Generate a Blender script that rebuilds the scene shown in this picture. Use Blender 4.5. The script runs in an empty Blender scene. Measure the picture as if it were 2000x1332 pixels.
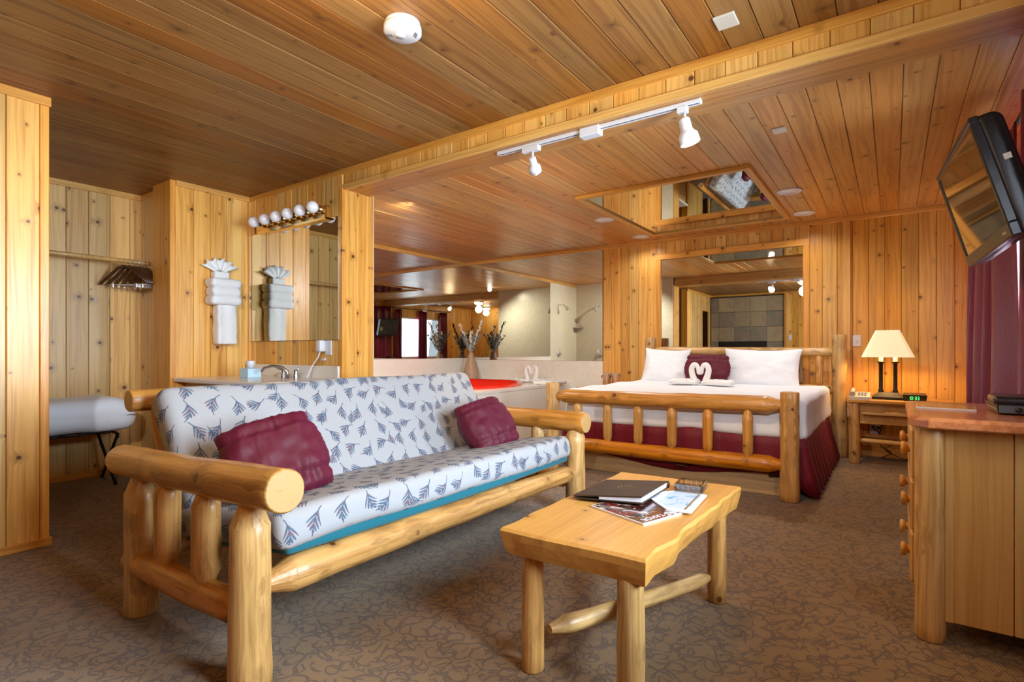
import bpy, bmesh, math, random
from mathutils import Vector, Matrix, noise
PI = math.pi
V = Vector
C = bpy.context.scene.collection
sc = bpy.context.scene
random.seed(7)
# ------------------------------------------------------------------ camera
TH = math.radians(35.36)
cd = bpy.data.cameras.new('camera'); cam = bpy.data.objects.new('camera', cd); C.objects.link(cam)
cd.sensor_width = 36; cd.lens = 18.9; cd.shift_y = 0.009; cd.clip_start = 0.05
cam.location = (0, 0, 1.055); cam.rotation_euler = (PI/2, 0, TH)
sc.camera = cam
# ------------------------------------------------------------------ world, lights, exposure
w = bpy.data.worlds.new('sky'); sc.world = w; w.use_nodes = True
wn = w.node_tree; bg = wn.nodes['Background']
bg.inputs[0].default_value = (0.72, 0.86, 1.0, 1); bg.inputs[1].default_value = 5.0
sc.view_settings.view_transform = 'Standard'; sc.view_settings.look = 'None'
sc.view_settings.exposure = 0.14; sc.view_settings.gamma = 1.0; sc.view_settings.use_curve_mapping = False
sc.cycles.use_denoising = True
sc.cycles.max_bounces = 10; sc.cycles.diffuse_bounces = 5; sc.cycles.glossy_bounces = 6
sc.cycles.transparent_max_bounces = 12; sc.cycles.transmission_bounces = 6
sc.cycles.sample_clamp_indirect = 6.0; sc.cycles.blur_glossy = 0.5
sc.cycles.caustics_reflective = False; sc.cycles.caustics_refractive = False
def area(name, loc, direction, sx, sy, power, col):
    l = bpy.data.lights.new(name, 'AREA'); l.shape = 'RECTANGLE'; l.size = sx; l.size_y = sy
    l.energy = power; l.color = col
    o = bpy.data.objects.new(name, l); C.objects.link(o); o.location = loc
    o.rotation_euler = V(direction).to_track_quat('-Z', 'Z').to_euler(); o['kind'] = 'helper'
    return o
def point(name, loc, power, col, r=0.05):
    l = bpy.data.lights.new(name, 'POINT'); l.energy = power; l.color = col; l.shadow_soft_size = r
    o = bpy.data.objects.new(name, l); C.objects.link(o); o.location = loc; o['kind'] = 'helper'; return o
def spot(name, loc, direction, power, col, ang=1.6):
    l = bpy.data.lights.new(name, 'SPOT'); l.energy = power; l.color = col; l.spot_size = ang; l.spot_blend = 0.8; l.shadow_soft_size = 0.045
    o = bpy.data.objects.new(name, l); C.objects.link(o); o.location = loc
    o.rotation_euler = V(direction).to_track_quat('-Z', 'Z').to_euler(); o['kind'] = 'helper'; return o
DAY = (0.72, 0.86, 1.0)
area('daylight_main_window', (0.80, 1.42, 1.40), (-1, 0, -0.12), 1.7, 1.25, 370, DAY)
area('daylight_alcove_window', (0.80, 4.35, 1.40), (-1, 0, -0.1), 2.0, 1.3, 450, DAY)
point('rear_fill_lamp', (-0.35, -0.55, 2.24), 10, (1.0, 0.82, 0.60), 0.10)  # added fill lamp behind the camera, evens out the room light
point('dome_lamp_bulb', (-1.40, 1.13, 2.20), 17, (1.0, 0.80, 0.56), 0.10)
point('bedside_lamp_bulb', (-0.045, 6.1, 1.10), 9, (1.0, 0.66, 0.30), 0.035)
spot('track_bulb_right', (-0.80, 2.64, 2.02), (0.35, 0.55, -1), 45, (1.0, 0.70, 0.40), 2.2)
spot('track_bulb_left', (-1.72, 2.70, 2.10), (-0.6, 0.75, -0.45), 45, (1.0, 0.70, 0.40), 2.2)

for _i, (_x, _y, _w) in enumerate(((-2.46, 5.14, 60), (-2.475, 6.17, 16), (-0.727, 5.135, 60), (-0.727, 6.04, 20))):
    spot('downlight_bulb', (_x, _y, 2.395), (0, 0, -1), _w, (1.0, 0.96, 0.92), 2.7)
spot('shower_fill_spot', (-3.62, 3.50, 2.395), (-0.5, 0.15, -1), 150, (1.0, 0.92, 0.76), 2.9)  # added fill spot without a fixture, brightens the shower walls
spot('fill_spot_left', (-0.30, -0.75, 2.15), (-4.4, 2.95, -0.75), 300, (1.0, 0.98, 0.97), 0.58)  # added fill spot near the camera, no fixture, lifts the left wall
spot('fill_spot_bed', (0.20, -0.70, 2.10), (-1.75, 6.0, -1.30), 260, (0.94, 0.96, 1.0), 0.55)  # added fill spot near the camera, no fixture, lifts the bed
# ------------------------------------------------------------------ node helper
class NB:
    def __init__(s, name):
        s.m = bpy.data.materials.new(name); s.m.use_nodes = True; s.nt = s.m.node_tree
        s.b = s.nt.nodes['Principled BSDF']; s.out = s.nt.nodes['Material Output']
    def n(s, t, **k):
        x = s.nt.nodes.new(t)
        for a, v in k.items(): setattr(x, a, v)
        return x
    def set(s, sock, v):
        if isinstance(v, bpy.types.NodeSocket): s.nt.links.new(v, sock)
        elif isinstance(v, (tuple, list)):
            sock.default_value = tuple(v) + ((1,) if len(v) == 3 and len(sock.default_value) == 4 else ())
        else: sock.default_value = v
    def math(s, op, a, b=None, c=None, clamp=False):
        x = s.n('ShaderNodeMath', operation=op, use_clamp=clamp); s.set(x.inputs[0], a)
        if b is not None: s.set(x.inputs[1], b)
        if c is not None: s.set(x.inputs[2], c)
        return x.outputs[0]
    def vm(s, op, a, b=None):
        x = s.n('ShaderNodeVectorMath', operation=op); s.set(x.inputs[0], a)
        if b is not None:
            if op == 'SCALE': s.set(x.inputs['Scale'], b)
            else: s.set(x.inputs[1], b)
        return x.outputs['Value'] if op in ('LENGTH', 'DOT_PRODUCT', 'DISTANCE') else x.outputs[0]
    def mix(s, f, a, b, mode='MIX'):
        x = s.n('ShaderNodeMix', data_type='RGBA', blend_type=mode); s.set(x.inputs[0], f)
        s.set(x.inputs[6], a); s.set(x.inputs[7], b); return x.outputs[2]
    def noise(s, v, scale=1, detail=2, rough=0.5, dist=0, out=0):
        x = s.n('ShaderNodeTexNoise'); s.set(x.inputs['Vector'], v); s.set(x.inputs['Scale'], scale)
        s.set(x.inputs['Detail'], detail); s.set(x.inputs['Roughness'], rough); s.set(x.inputs['Distortion'], dist)
        return x.outputs[out]
    def vor(s, v, scale=1, feature='F1', dims='3D', rand=1.0):
        x = s.n('ShaderNodeTexVoronoi', feature=feature, voronoi_dimensions=dims); s.set(x.inputs['Vector'], v)
        s.set(x.inputs['Scale'], scale); s.set(x.inputs['Randomness'], rand); return x
    def ss(s, v, a, b, lo=0.0, hi=1.0):
        x = s.n('ShaderNodeMapRange', interpolation_type='SMOOTHSTEP'); s.set(x.inputs[0], v)
        s.set(x.inputs[1], a); s.set(x.inputs[2], b); s.set(x.inputs[3], lo); s.set(x.inputs[4], hi); return x.outputs[0]
    def sep(s, v):
        x = s.n('ShaderNodeSeparateXYZ'); s.set(x.inputs[0], v); return x.outputs
    def comb(s, a, b, c):
        x = s.n('ShaderNodeCombineXYZ'); s.set(x.inputs[0], a); s.set(x.inputs[1], b); s.set(x.inputs[2], c); return x.outputs[0]
    def coord(s, which='Object'): return s.n('ShaderNodeTexCoord').outputs[which]
    def rnd(s): return s.n('ShaderNodeObjectInfo').outputs['Random']
    def hsv(s, col, h=0.5, sat=1.0, val=1.0):
        x = s.n('ShaderNodeHueSaturation'); s.set(x.inputs['Hue'], h); s.set(x.inputs['Saturation'], sat)
        s.set(x.inputs['Value'], val); s.set(x.inputs['Color'], col); return x.outputs[0]
    def bump(s, h, strength=0.3, dist=0.002):
        x = s.n('ShaderNodeBump'); s.set(x.inputs['Strength'], strength); s.set(x.inputs['Distance'], dist)
        s.set(x.inputs['Height'], h); s.nt.links.new(x.outputs[0], s.b.inputs['Normal'])
    def fin(s, col=None, rough=None, metal=None, **k):
        if col is not None: s.set(s.b.inputs['Base Color'], col)
        if rough is not None: s.set(s.b.inputs['Roughness'], rough)
        if metal is not None: s.set(s.b.inputs['Metallic'], metal)
        for a, v in k.items(): s.set(s.b.inputs[a.replace('_', ' ')], v)
        return s.m
def plain(name, col, rough=0.5, metal=0.0, var=0.06, scale=30, **k):
    b = NB(name); f = b.noise(b.coord(), scale, 3)
    lo = tuple(c*(1-var) for c in col); hi = tuple(min(1, c*(1+var)) for c in col)
    b.fin(b.mix(f, lo, hi), rough, metal, **k); return b.m

def wood(name, light, dark, knot=(.13, .042, .012), log=False, kden=0.5, rough=0.34, val=0.16, grain=1.0, coat=0.15, halo=1.0, wear=0.0):
    b = NB(name); rn = b.rnd()
    off = b.comb(b.math('MULTIPLY', rn, 91.3), b.math('MULTIPLY', rn, 57.7), b.math('MULTIPLY', rn, 73.1))
    P = b.vm('ADD', b.coord(), off)
    warp = b.math('SUBTRACT', b.noise(b.vm('MULTIPLY', P, (5, 5, 1.1)), 1, 2), 0.5)
    if log:
        s = V((11.0, 11.0, 7.0)); Ps = b.vm('MULTIPLY', P, tuple(s)); vo = b.vor(Ps, 1, 'F1', '3D')
        q = b.vm('DIVIDE', b.vm('SUBTRACT', Ps, vo.outputs['Position']), tuple(s)); d = b.vm('LENGTH', q)
        rmin, rvar = 0.010, 0.016
    else:
        x, y, z = b.sep(P)
        Q = b.comb(b.math('MULTIPLY', x, 7.3), b.math('MULTIPLY', z, 3.1), 0.0); vo = b.vor(Q, 1, 'F1', '2D')
        q = b.vm('DIVIDE', b.vm('SUBTRACT', Q, vo.outputs['Position']), (7.3, 3.1, 1.0)); d = b.vm('LENGTH', q)
        rmin, rvar = 0.004, 0.012
    cr, cg, cb = b.sep(vo.outputs['Color'])
    pres = b.ss(cr, 1-kden-0.01, 1-kden)
    kr = b.math('MULTIPLY', b.math('MULTIPLY_ADD', b.math('POWER', cg, 2.0), rvar, rmin), pres)
    dn = b.math('DIVIDE', b.math('MULTIPLY_ADD', warp, 0.006, d), b.math('MAXIMUM', kr, 0.0004))
    km = b.ss(dn, 0.75, 1.1, 1, 0)
    ha = b.math('MULTIPLY', b.ss(dn, 0.8, 4.2, 1, 0), pres)
    x, y, z = b.sep(P)
    gx = b.math('ADD', x, b.math('MULTIPLY_ADD', warp, 0.07, b.math('MULTIPLY', ha, 0.018)))
    G = b.comb(gx, y, z)
    fine = b.noise(b.vm('MULTIPLY', G, (150, 150, 3.5)), 1, 3, 0.6)
    med = b.noise(b.vm('MULTIPLY', G, (42, 42, 0.9)), 1, 3, 0.6)
    broad = b.noise(b.vm('MULTIPLY', P, (9, 9, 1.4)), 1, 2)
    f = b.math('ADD', b.math('MULTIPLY', b.ss(med, 0.40, 0.66), 0.66*grain), b.math('MULTIPLY', b.math('SUBTRACT', fine, 0.5), 1.3*grain))
    f = b.math('ADD', f, b.math('MULTIPLY', b.math('SUBTRACT', broad, 0.5), 0.7), clamp=True)
    col = b.mix(f, light, dark)
    stk = b.ss(b.noise(b.vm('MULTIPLY', G, (22, 22, 0.55)), 1, 3, 0.55, 0.4), 0.60, 0.72)
    col = b.mix(b.math('MULTIPLY', stk, 0.55*grain), col, tuple(c*q for c, q in zip(dark, (0.92, 0.72, 0.65))))
    col = b.mix(b.math('MULTIPLY', ha, 0.42*halo), col, tuple(c*0.55 for c in dark))
    if log:
        sap = b.ss(b.noise(b.vm('MULTIPLY', P, (11, 11, 2.2)), 1, 3, 0.6, 0.6), 0.55, 0.75)
        col = b.mix(b.math('MULTIPLY', sap, 0.55), col, tuple(min(1, c*1.15+0.06) for c in light))
        crk = b.ss(b.noise(b.vm('MULTIPLY', P, (60, 60, 1.0)), 1, 2), 0.70, 0.74)
        col = b.mix(b.math('MULTIPLY', crk, 0.5), col, tuple(c*0.35 for c in dark))
    if wear:
        wr = b.ss(b.noise(P, 9, 5, 0.65), 0.60, 0.74)
        col = b.mix(b.math('MULTIPLY', wr, wear), col, (0.62, 0.40, 0.20))
    col = b.mix(km, col, knot)
    v = b.math('MULTIPLY_ADD', b.math('SUBTRACT', rn, 0.5), 2*val, 1.0)
    r2 = b.math('FRACT', b.math('MULTIPLY', rn, 17.31))
    col = b.hsv(col, b.math('MULTIPLY_ADD', r2, 0.016, 0.492), b.math('MULTIPLY_ADD', r2, -0.12, 1.05), v)
    if log:
        pch = b.ss(b.noise(b.vm('MULTIPLY', P, (16, 16, 3.2)), 1, 4, 0.7, 1.0), 0.50, 0.66)
        col = b.mix(b.math('MULTIPLY', pch, 0.38), col, tuple(c*0.72 for c in dark))
    b.bump(b.math('ADD', fine, b.math('MULTIPLY', med, 1.2)), 0.15 if not log else 0.35, 0.0012 if not log else 0.003)
    return b.fin(col, b.math('MULTIPLY_ADD', fine, 0.18, rough-0.08), Coat_Weight=coat, Coat_Roughness=0.22)

M = {}
M['wall'] = wood('pine_wall', (0.80, 0.455, 0.115), (0.52, 0.235, 0.042), kden=0.8, val=0.13)
M['wallpale'] = wood('pine_wall_pale', (0.72, 0.45, 0.16), (0.50, 0.27, 0.075), kden=0.8, val=0.12)
M['wallred'] = wood('pine_wall_amber', (0.74, 0.395, 0.075), (0.46, 0.195, 0.028), kden=0.75, val=0.15)
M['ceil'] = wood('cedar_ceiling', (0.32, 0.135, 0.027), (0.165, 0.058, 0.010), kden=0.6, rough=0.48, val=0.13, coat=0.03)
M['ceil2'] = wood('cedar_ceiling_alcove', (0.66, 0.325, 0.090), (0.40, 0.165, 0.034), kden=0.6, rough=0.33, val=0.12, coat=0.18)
M['trim'] = wood('pine_trim', (0.78, 0.40, 0.08), (0.52, 0.21, 0.03), kden=0.25, val=0.08)
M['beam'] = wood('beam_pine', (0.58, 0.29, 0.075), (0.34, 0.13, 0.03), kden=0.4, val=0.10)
M['back'] = plain('groove_backing_wood', (0.28, 0.13, 0.04), 0.7)  # darkish wood backing that shows in the grooves between planks
M['log'] = wood('log_pine', (0.66, 0.34, 0.075), (0.42, 0.17, 0.028), log=True, kden=0.35, rough=0.36, val=0.10, coat=0.25)
M['logpale'] = wood('log_pale', (0.66, 0.38, 0.125), (0.36, 0.165, 0.038), log=True, kden=0.55, rough=0.40, val=0.08, coat=0.2)
M['logarm'] = wood('log_amber', (0.62, 0.262, 0.032), (0.31, 0.105, 0.010), log=True, kden=0.5, rough=0.36, val=0.06, coat=0.2)
M['slab'] = wood('slab_amber', (0.62, 0.255, 0.028), (0.42, 0.145, 0.014), kden=0.30, rough=0.34, val=0.04, grain=0.6, coat=0.15, wear=0.25)
M['dtop'] = wood('dresser_top_oak', (0.50, 0.20, 0.075), (0.34, 0.11, 0.035), kden=0.0, rough=0.22, val=0.02, coat=0.5)
M['dside'] = wood('dresser_side_pine', (0.62, 0.36, 0.11), (0.46, 0.23, 0.055), kden=0.15, val=0.05, grain=0.8)
M['board'] = wood('platform_board', (0.58, 0.38, 0.18), (0.40, 0.23, 0.09), kden=0.30, rough=0.5, val=0.05)
def endgrain():
    b = NB('log_end_grain'); x, y, z = b.sep(b.coord())
    nz = b.noise(b.coord(), 22, 3)
    r = b.math('SQRT', b.math('ADD', b.math('MULTIPLY', x, x), b.math('MULTIPLY', y, y)))
    rg = b.math('SINE', b.math('MULTIPLY', b.math('MULTIPLY_ADD', nz, 0.012, r), 1100))
    col = b.mix(b.math('MULTIPLY_ADD', rg, 0.22, 0.4), (0.60, 0.38, 0.15), (0.38, 0.20, 0.06))
    return b.fin(b.mix(b.ss(nz, 0.62, 0.7), col, (0.45, 0.24, 0.09)), 0.5)
M['end'] = endgrain()
def carpet():
    b = NB('scroll_carpet'); P = b.coord()
    wv = b.vm('SUBTRACT', b.noise(P, 9.0, 1, 0.5, 0, 1), (0.5, 0.5, 0.5))
    Q = b.vm('ADD', P, b.vm('SCALE', wv, 0.075))
    line = None
    for k, (sc_, o, lo, hi) in enumerate(((13.5, 0, .36, .45), (11.0, 3.7, .42, .46), (16.0, 8.1, .48, .47))):
        Qo = b.vm('ADD', Q, (o, o*1.7, 0)); v = b.vor(Qo, sc_, 'F1', '2D')
        ring = b.ss(b.math('ABSOLUTE', b.math('SUBTRACT', v.outputs['Distance'], lo)), 0.035, 0.080, 1, 0)
        msk = b.ss(b.noise(b.vm('ADD', P, (o*3, 5.0, 0)), 13, 1), hi, hi+0.05)
        l = b.math('MULTIPLY', ring, msk)
        line = l if line is None else b.math('MAXIMUM', line, l)
    ed = b.vor(Q, 8.0, 'DISTANCE_TO_EDGE', '2D').outputs['Distance']
    l2 = b.math('MULTIPLY', b.ss(ed, 0.030, 0.055, 1, 0), b.ss(b.noise(P, 7, 1), 0.47, 0.52))
    line = b.math('MAXIMUM', line, l2)
    x, y, z = b.sep(P)
    tw = b.math('SINE', b.math('MULTIPLY', b.math('ADD', b.math('MULTIPLY', x, 0.94), b.math('MULTIPLY', y, -0.34)), 2*PI/0.0075))
    tw2 = b.math('SINE', b.math('MULTIPLY', b.math('ADD', b.math('MULTIPLY', x, 0.34), b.math('MULTIPLY', y, 0.94)), 2*PI/0.0045))
    fz = b.noise(P, 420, 2)
    base = b.mix(b.math('ADD', b.math('MULTIPLY', tw, 0.30), b.math('MULTIPLY_ADD', tw2, 0.10, fz), clamp=True), (0.130, 0.064, 0.016), (0.290, 0.158, 0.046))
    col = b.mix(b.math('MULTIPLY', line, 0.80), base, (0.075, 0.036, 0.012))
    soil = b.noise(P, 1.1, 3)
    col = b.hsv(col, 0.5, 1.0, b.math('MULTIPLY_ADD', soil, 0.3, 0.85))
    b.bump(b.math('ADD', tw, b.math('MULTIPLY', line, -1.2)), 0.35, 0.002)
    return b.fin(col, 0.95, Sheen_Weight=0.2)
M['carpet'] = carpet()
def futon_fabric():
    b = NB('pinecone_fabric'); U = b.coord('UV')
    base = b.mix(b.noise(b.vm('MULTIPLY', U, (900, 260, 1)), 1, 3), (0.25, 0.24, 0.24), (0.53, 0.54, 0.56))
    col = base
    for (scx, o, seed, size) in ((1/0.108, 0.0, 0, 0.043), (1/0.19, 0.37, 3, 0.036)):
        Us = b.vm('SCALE', b.vm('ADD', U, (o, o*1.3, 0)), scx)
        v = b.vor(Us, 1, 'F1', '2D', 0.45)
        q = b.vm('SCALE', b.vm('SUBTRACT', Us, v.outputs['Position']), 1/scx/size)
        cr, cg, cb = b.sep(v.outputs['Color'])
        vr = b.n('ShaderNodeVectorRotate', rotation_type='Z_AXIS'); b.set(vr.inputs['Vector'], q)
        b.set(vr.inputs['Angle'], b.math('MULTIPLY', cr, 2.2)); a, c, _ = b.sep(vr.outputs[0])
        c2 = b.math('ADD', c, b.math('MULTIPLY', b.math('MULTIPLY', a, a), b.math('MULTIPLY_ADD', cg, 1.2, -0.6)))
        ac = b.math('ABSOLUTE', c2)
        env = b.math('MULTIPLY', b.math('SUBTRACT', 1.0, b.math('MULTIPLY', a, a)), b.math('MULTIPLY_ADD', a, -0.34, 0.62))
        sw_ = b.math('SINE', b.math('MULTIPLY', b.math('ADD', a, b.math('MULTIPLY', ac, 1.3)), 13))
        env2 = b.math('MULTIPLY', env, b.math('MULTIPLY_ADD', sw_, 0.42, 0.78))
        ins = b.ss(b.math('SUBTRACT', ac, env2), -0.05, 0.03, 1, 0)
        barb = b.ss(sw_, -0.95, -0.55)
        nz = b.ss(b.noise(b.vm('SCALE', U, 330), 1, 1), 0.30, 0.44)
        stem = b.math('MULTIPLY', b.ss(ac, 0.03, 0.08, 1, 0), b.ss(b.math('ABSOLUTE', a), 1.25, 1.35, 1, 0))
        mk = b.math('MAXIMUM', b.math('MULTIPLY', b.math('MULTIPLY', ins, barb), nz), stem)
        mk = b.math('MULTIPLY', mk, b.ss(b.math('ABSOLUTE', a), 1.3, 1.35, 1, 0))
        if seed: mk = b.math('MULTIPLY', mk, b.ss(cb, 0.5, 0.52))
        tint = b.mix(b.ss(b.noise(b.vm('SCALE', U, 40), 1, 1), 0.5, 0.62), (0.040, 0.085, 0.15), (0.13, 0.07, 0.11))
        col = b.mix(b.math('MULTIPLY', mk, 0.92), col, tint)
    fleck = b.ss(b.noise(b.vm('SCALE', U, 95), 1, 3, 0.7), 0.68, 0.72)
    col = b.mix(b.math('MULTIPLY', fleck, 0.25), col, (0.35, 0.25, 0.25))
    b.bump(b.noise(b.vm('MULTIPLY', U, (900, 260, 1)), 1, 2), 0.3, 0.001)
    return b.fin(col, 0.9)
M['fabric'] = futon_fabric()
def satin(name, c1, c2, rough=0.38):
    b = NB(name); P = b.coord()
    f = b.noise(b.vm('MULTIPLY', P, (60, 60, 60)), 1, 3); x = b.n('ShaderNodeLayerWeight'); b.set(x.inputs[0], 0.35)
    col = b.mix(b.math('MULTIPLY', x.outputs['Facing'], 0.6), b.mix(f, tuple(c*0.9 for c in c1), c1), c2)
    b.bump(b.noise(b.vm('MULTIPLY', P, (1.6, 1, 0.5)), 50, 4), 0.45, 0.005)
    return b.fin(col, rough, Sheen_Weight=0.10, Sheen_Roughness=0.35, Sheen_Tint=(0.8, 0.25, 0.5), Specular_IOR_Level=0.35)
M['satin'] = satin('burgundy_satin', (0.105, 0.005, 0.017), (0.145, 0.010, 0.055), 0.58)
M['curtain'] = satin('plum_satin_curtain', (0.15, 0.008, 0.030), (0.22, 0.02, 0.10), 0.34)
M['skirt'] = satin('burgundy_skirt', (0.17, 0.006, 0.016), (0.20, 0.012, 0.035), 0.55)
def cloth(name, col, s=35, strength=0.25):
    b = NB(name); P = b.coord()
    b.bump(b.noise(P, s, 4, 0.6), strength, 0.006)
    return b.fin(b.mix(b.noise(P, 14, 2), tuple(c*0.95 for c in col), col), 0.85, Sheen_Weight=0.15)
M['white'] = cloth('white_cotton', (0.84, 0.87, 0.93), 18, 0.3)
M['towel'] = cloth('white_terry', (0.88, 0.89, 0.90), 160, 0.6)
M['bedding'] = cloth('blue_white_bedding', (0.80, 0.87, 0.97), 12, 0.3)
M['teal'] = cloth('teal_ticking', (0.0, 0.13, 0.18), 120, 0.2)
M['plastic'] = plain('white_plastic', (0.66, 0.67, 0.71), 0.4, var=0.02)
M['almond'] = plain('almond_plastic', (0.62, 0.56, 0.46), 0.4, var=0.02)
M['black'] = plain('black_plastic', (0.012, 0.012, 0.014), 0.28, var=0.1)
M['blackm'] = plain('black_metal', (0.02, 0.016, 0.014), 0.35, 0.6, var=0.1)
M['leather'] = NB('brown_black_leather')
_b = M['leather']; _b.bump(_b.vor(_b.coord(), 450).outputs['Distance'], 0.2, 0.0006)
M['leather'] = _b.fin(_b.mix(_b.noise(_b.coord(), 30, 2), (0.030, 0.016, 0.009), (0.055, 0.032, 0.018)), 0.5)
M['chrome'] = plain('chrome', (0.80, 0.81, 0.84), 0.12, 0.7, var=0.02)
M['brass'] = plain('polished_brass', (0.86, 0.60, 0.24), 0.12, 1.0, var=0.03)
M['steel'] = plain('brushed_steel', (0.55, 0.55, 0.57), 0.25, 1.0, var=0.05)
M['paper'] = plain('white_paper', (0.82, 0.83, 0.88), 0.5, var=0.02)
M['gold'] = plain('gold_foil', (0.45, 0.30, 0.12), 0.4, 0.6, var=0.1)
M['red'] = plain('red_acrylic', (0.80, 0.018, 0.008), 0.10, var=0.03, Coat_Weight=0.6, Coat_Roughness=0.05)
M['tvgrey'] = plain('slate_grey_plastic', (0.10, 0.13, 0.16), 0.35)
M['box'] = plain('pale_blue_card', (0.50, 0.72, 0.86), 0.6, var=0.08, scale=60)
def mirror_m():
    b = NB('mirror_glass'); b.fin((0.80, 0.81, 0.78), 0.0, 1.0); return b.m
M['mirror'] = mirror_m()
def screen_m():
    b = NB('tv_screen'); return b.fin((0.015, 0.014, 0.014), 0.06, Specular_IOR_Level=1.0, Coat_Weight=1.0, Coat_Roughness=0.03, Coat_IOR=2.0)
M['screen'] = screen_m()
def glass_m(name, tint, refl):
    b = NB(name); t = b.n('ShaderNodeBsdfTransparent'); b.set(t.inputs[0], tint)
    g = b.n('ShaderNodeBsdfGlossy'); b.set(g.inputs['Roughness'], 0.02); fr = b.n('ShaderNodeFresnel'); b.set(fr.inputs[0], 1.45)
    mx = b.n('ShaderNodeMixShader'); b.set(mx.inputs[0], b.math('MULTIPLY_ADD', fr.outputs[0], 0.9, refl, clamp=True))
    b.nt.links.new(t.outputs[0], mx.inputs[1]); b.nt.links.new(g.outputs[0], mx.inputs[2]); b.nt.links.new(mx.outputs[0], b.out.inputs[0]); return b.m
M['glass'] = glass_m('window_glass', (0.97, 0.98, 0.98), 0.0)
M['crystal'] = glass_m('clear_glass', (0.95, 0.96, 0.97), 0.12)
def marble():
    b = NB('cultured_marble'); P = b.coord()
    f = b.noise(P, 7, 6, 0.65, 1.2); g = b.noise(P, 90, 2)
    col = b.mix(f, (0.80, 0.75, 0.66), (0.90, 0.88, 0.84)); col = b.mix(b.ss(g, 0.6, 0.75), col, (0.56, 0.50, 0.42))
    return b.fin(col, 0.24, Coat_Weight=0.3)
M['marble'] = marble()
def marble2():
    b = NB('shower_tile'); P = b.coord(); f = b.noise(P, 9, 6, 0.65, 1.0); g = b.noise(P, 60, 3, 0.7)
    col = b.mix(f, (0.58, 0.55, 0.44), (0.74, 0.71, 0.60)); col = b.mix(b.ss(g, 0.5, 0.7), col, (0.50, 0.46, 0.36))
    return b.fin(col, 0.3)
M['shower'] = marble2()
def slate():
    b = NB('slate_tile'); rn = b.rnd(); P = b.vm('ADD', b.coord(), b.comb(b.math('MULTIPLY', rn, 31.0), 0.0, b.math('MULTIPLY', rn, 17.0)))
    f = b.noise(P, 5, 5, 0.6, 1.0)
    c = b.mix(rn, (0.13, 0.14, 0.12), (0.46, 0.34, 0.17))
    col = b.mix(b.ss(f, 0.4, 0.7), c, (0.30, 0.20, 0.14)); col = b.mix(b.ss(b.noise(P, 20, 3), 0.6, 0.7), col, (0.33, 0.27, 0.16))
    b.bump(b.noise(P, 26, 5), 0.5, 0.006)
    return b.fin(col, 0.5)
M['slate'] = slate()
M['grout'] = plain('dark_grout', (0.05, 0.048, 0.043), 0.9)
def emit(name, col, strength, base=(0.9, 0.9, 0.9)):
    b = NB(name); return b.fin(base, 0.5, Emission_Color=col, Emission_Strength=strength)
M['shade'] = emit('lit_lamp_shade', (1.0, 0.76, 0.42), 0.48, (0.85, 0.72, 0.5))
M['dome'] = emit('lit_dome_glass', (1.0, 0.78, 0.45), 14.0)
M['bulblit'] = emit('lit_bulb', (1.0, 0.80, 0.5), 40.0)
M['bulboff'] = plain('opal_bulb', (0.82, 0.80, 0.84), 0.18, var=0.02)
M['led'] = emit('green_led', (0.1, 1.0, 0.2), 2.2, (0.02, 0.1, 0.02))
M['vase'] = plain('brown_vase_glaze', (0.42, 0.27, 0.17), 0.45, var=0.45, scale=55)
M['dryw'] = plain('dried_white_flowers', (0.80, 0.75, 0.66), 0.8, var=0.2)
M['dryg'] = plain('dried_grey_leaves', (0.38, 0.45, 0.43), 0.8, var=0.3)
M['sil'] = plain('window_frame_white', (0.80, 0.80, 0.80), 0.4, var=0.02)
M['fire'] = plain('firebox_black', (0.012, 0.012, 0.012), 0.4)
def cover(name, cols, sx, sy):
    b = NB(name); P = b.coord(); f = b.noise(b.vm('MULTIPLY', P, (sx, sy, 1)), 1, 4, 0.6, 1.5)
    r = b.n('ShaderNodeValToRGB'); b.set(r.inputs[0], f); e = r.color_ramp.elements
    e[0].position = cols[0][0]; e[0].color = cols[0][1]+(1,); e[1].position = cols[-1][0]; e[1].color = cols[-1][1]+(1,)
    for p, c in cols[1:-1]:
        k = e.new(p); k.color = c+(1,)
    return b.fin(r.outputs[0], 0.22, Coat_Weight=0.5)
M['cover1'] = cover('magazine_cover_print', [(0.36, (0.42, 0.03, 0.02)), (0.44, (0.03, 0.012, 0.01)), (0.54, (0.05, 0.022, 0.015)), (0.57, (0.55, 0.32, 0.22)), (0.62, (0.70, 0.62, 0.60)), (0.68, (0.04, 0.02, 0.02))], 13, 18)
M['cover2'] = cover('brochure_cover_print', [(0.25, (0.03, 0.20, 0.50)), (0.38, (0.15, 0.48, 0.78)), (0.46, (0.60, 0.72, 0.84)), (0.7, (0.74, 0.78, 0.88))], 8, 8)
M['cover3'] = cover('booklet_cover_print', [(0.35, (0.20, 0.05, 0.02)), (0.44, (0.70, 0.10, 0.03)), (0.50, (0.80, 0.55, 0.10)), (0.58, (0.30, 0.28, 0.06)), (0.68, (0.85, 0.62, 0.45))], 30, 30)

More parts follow.
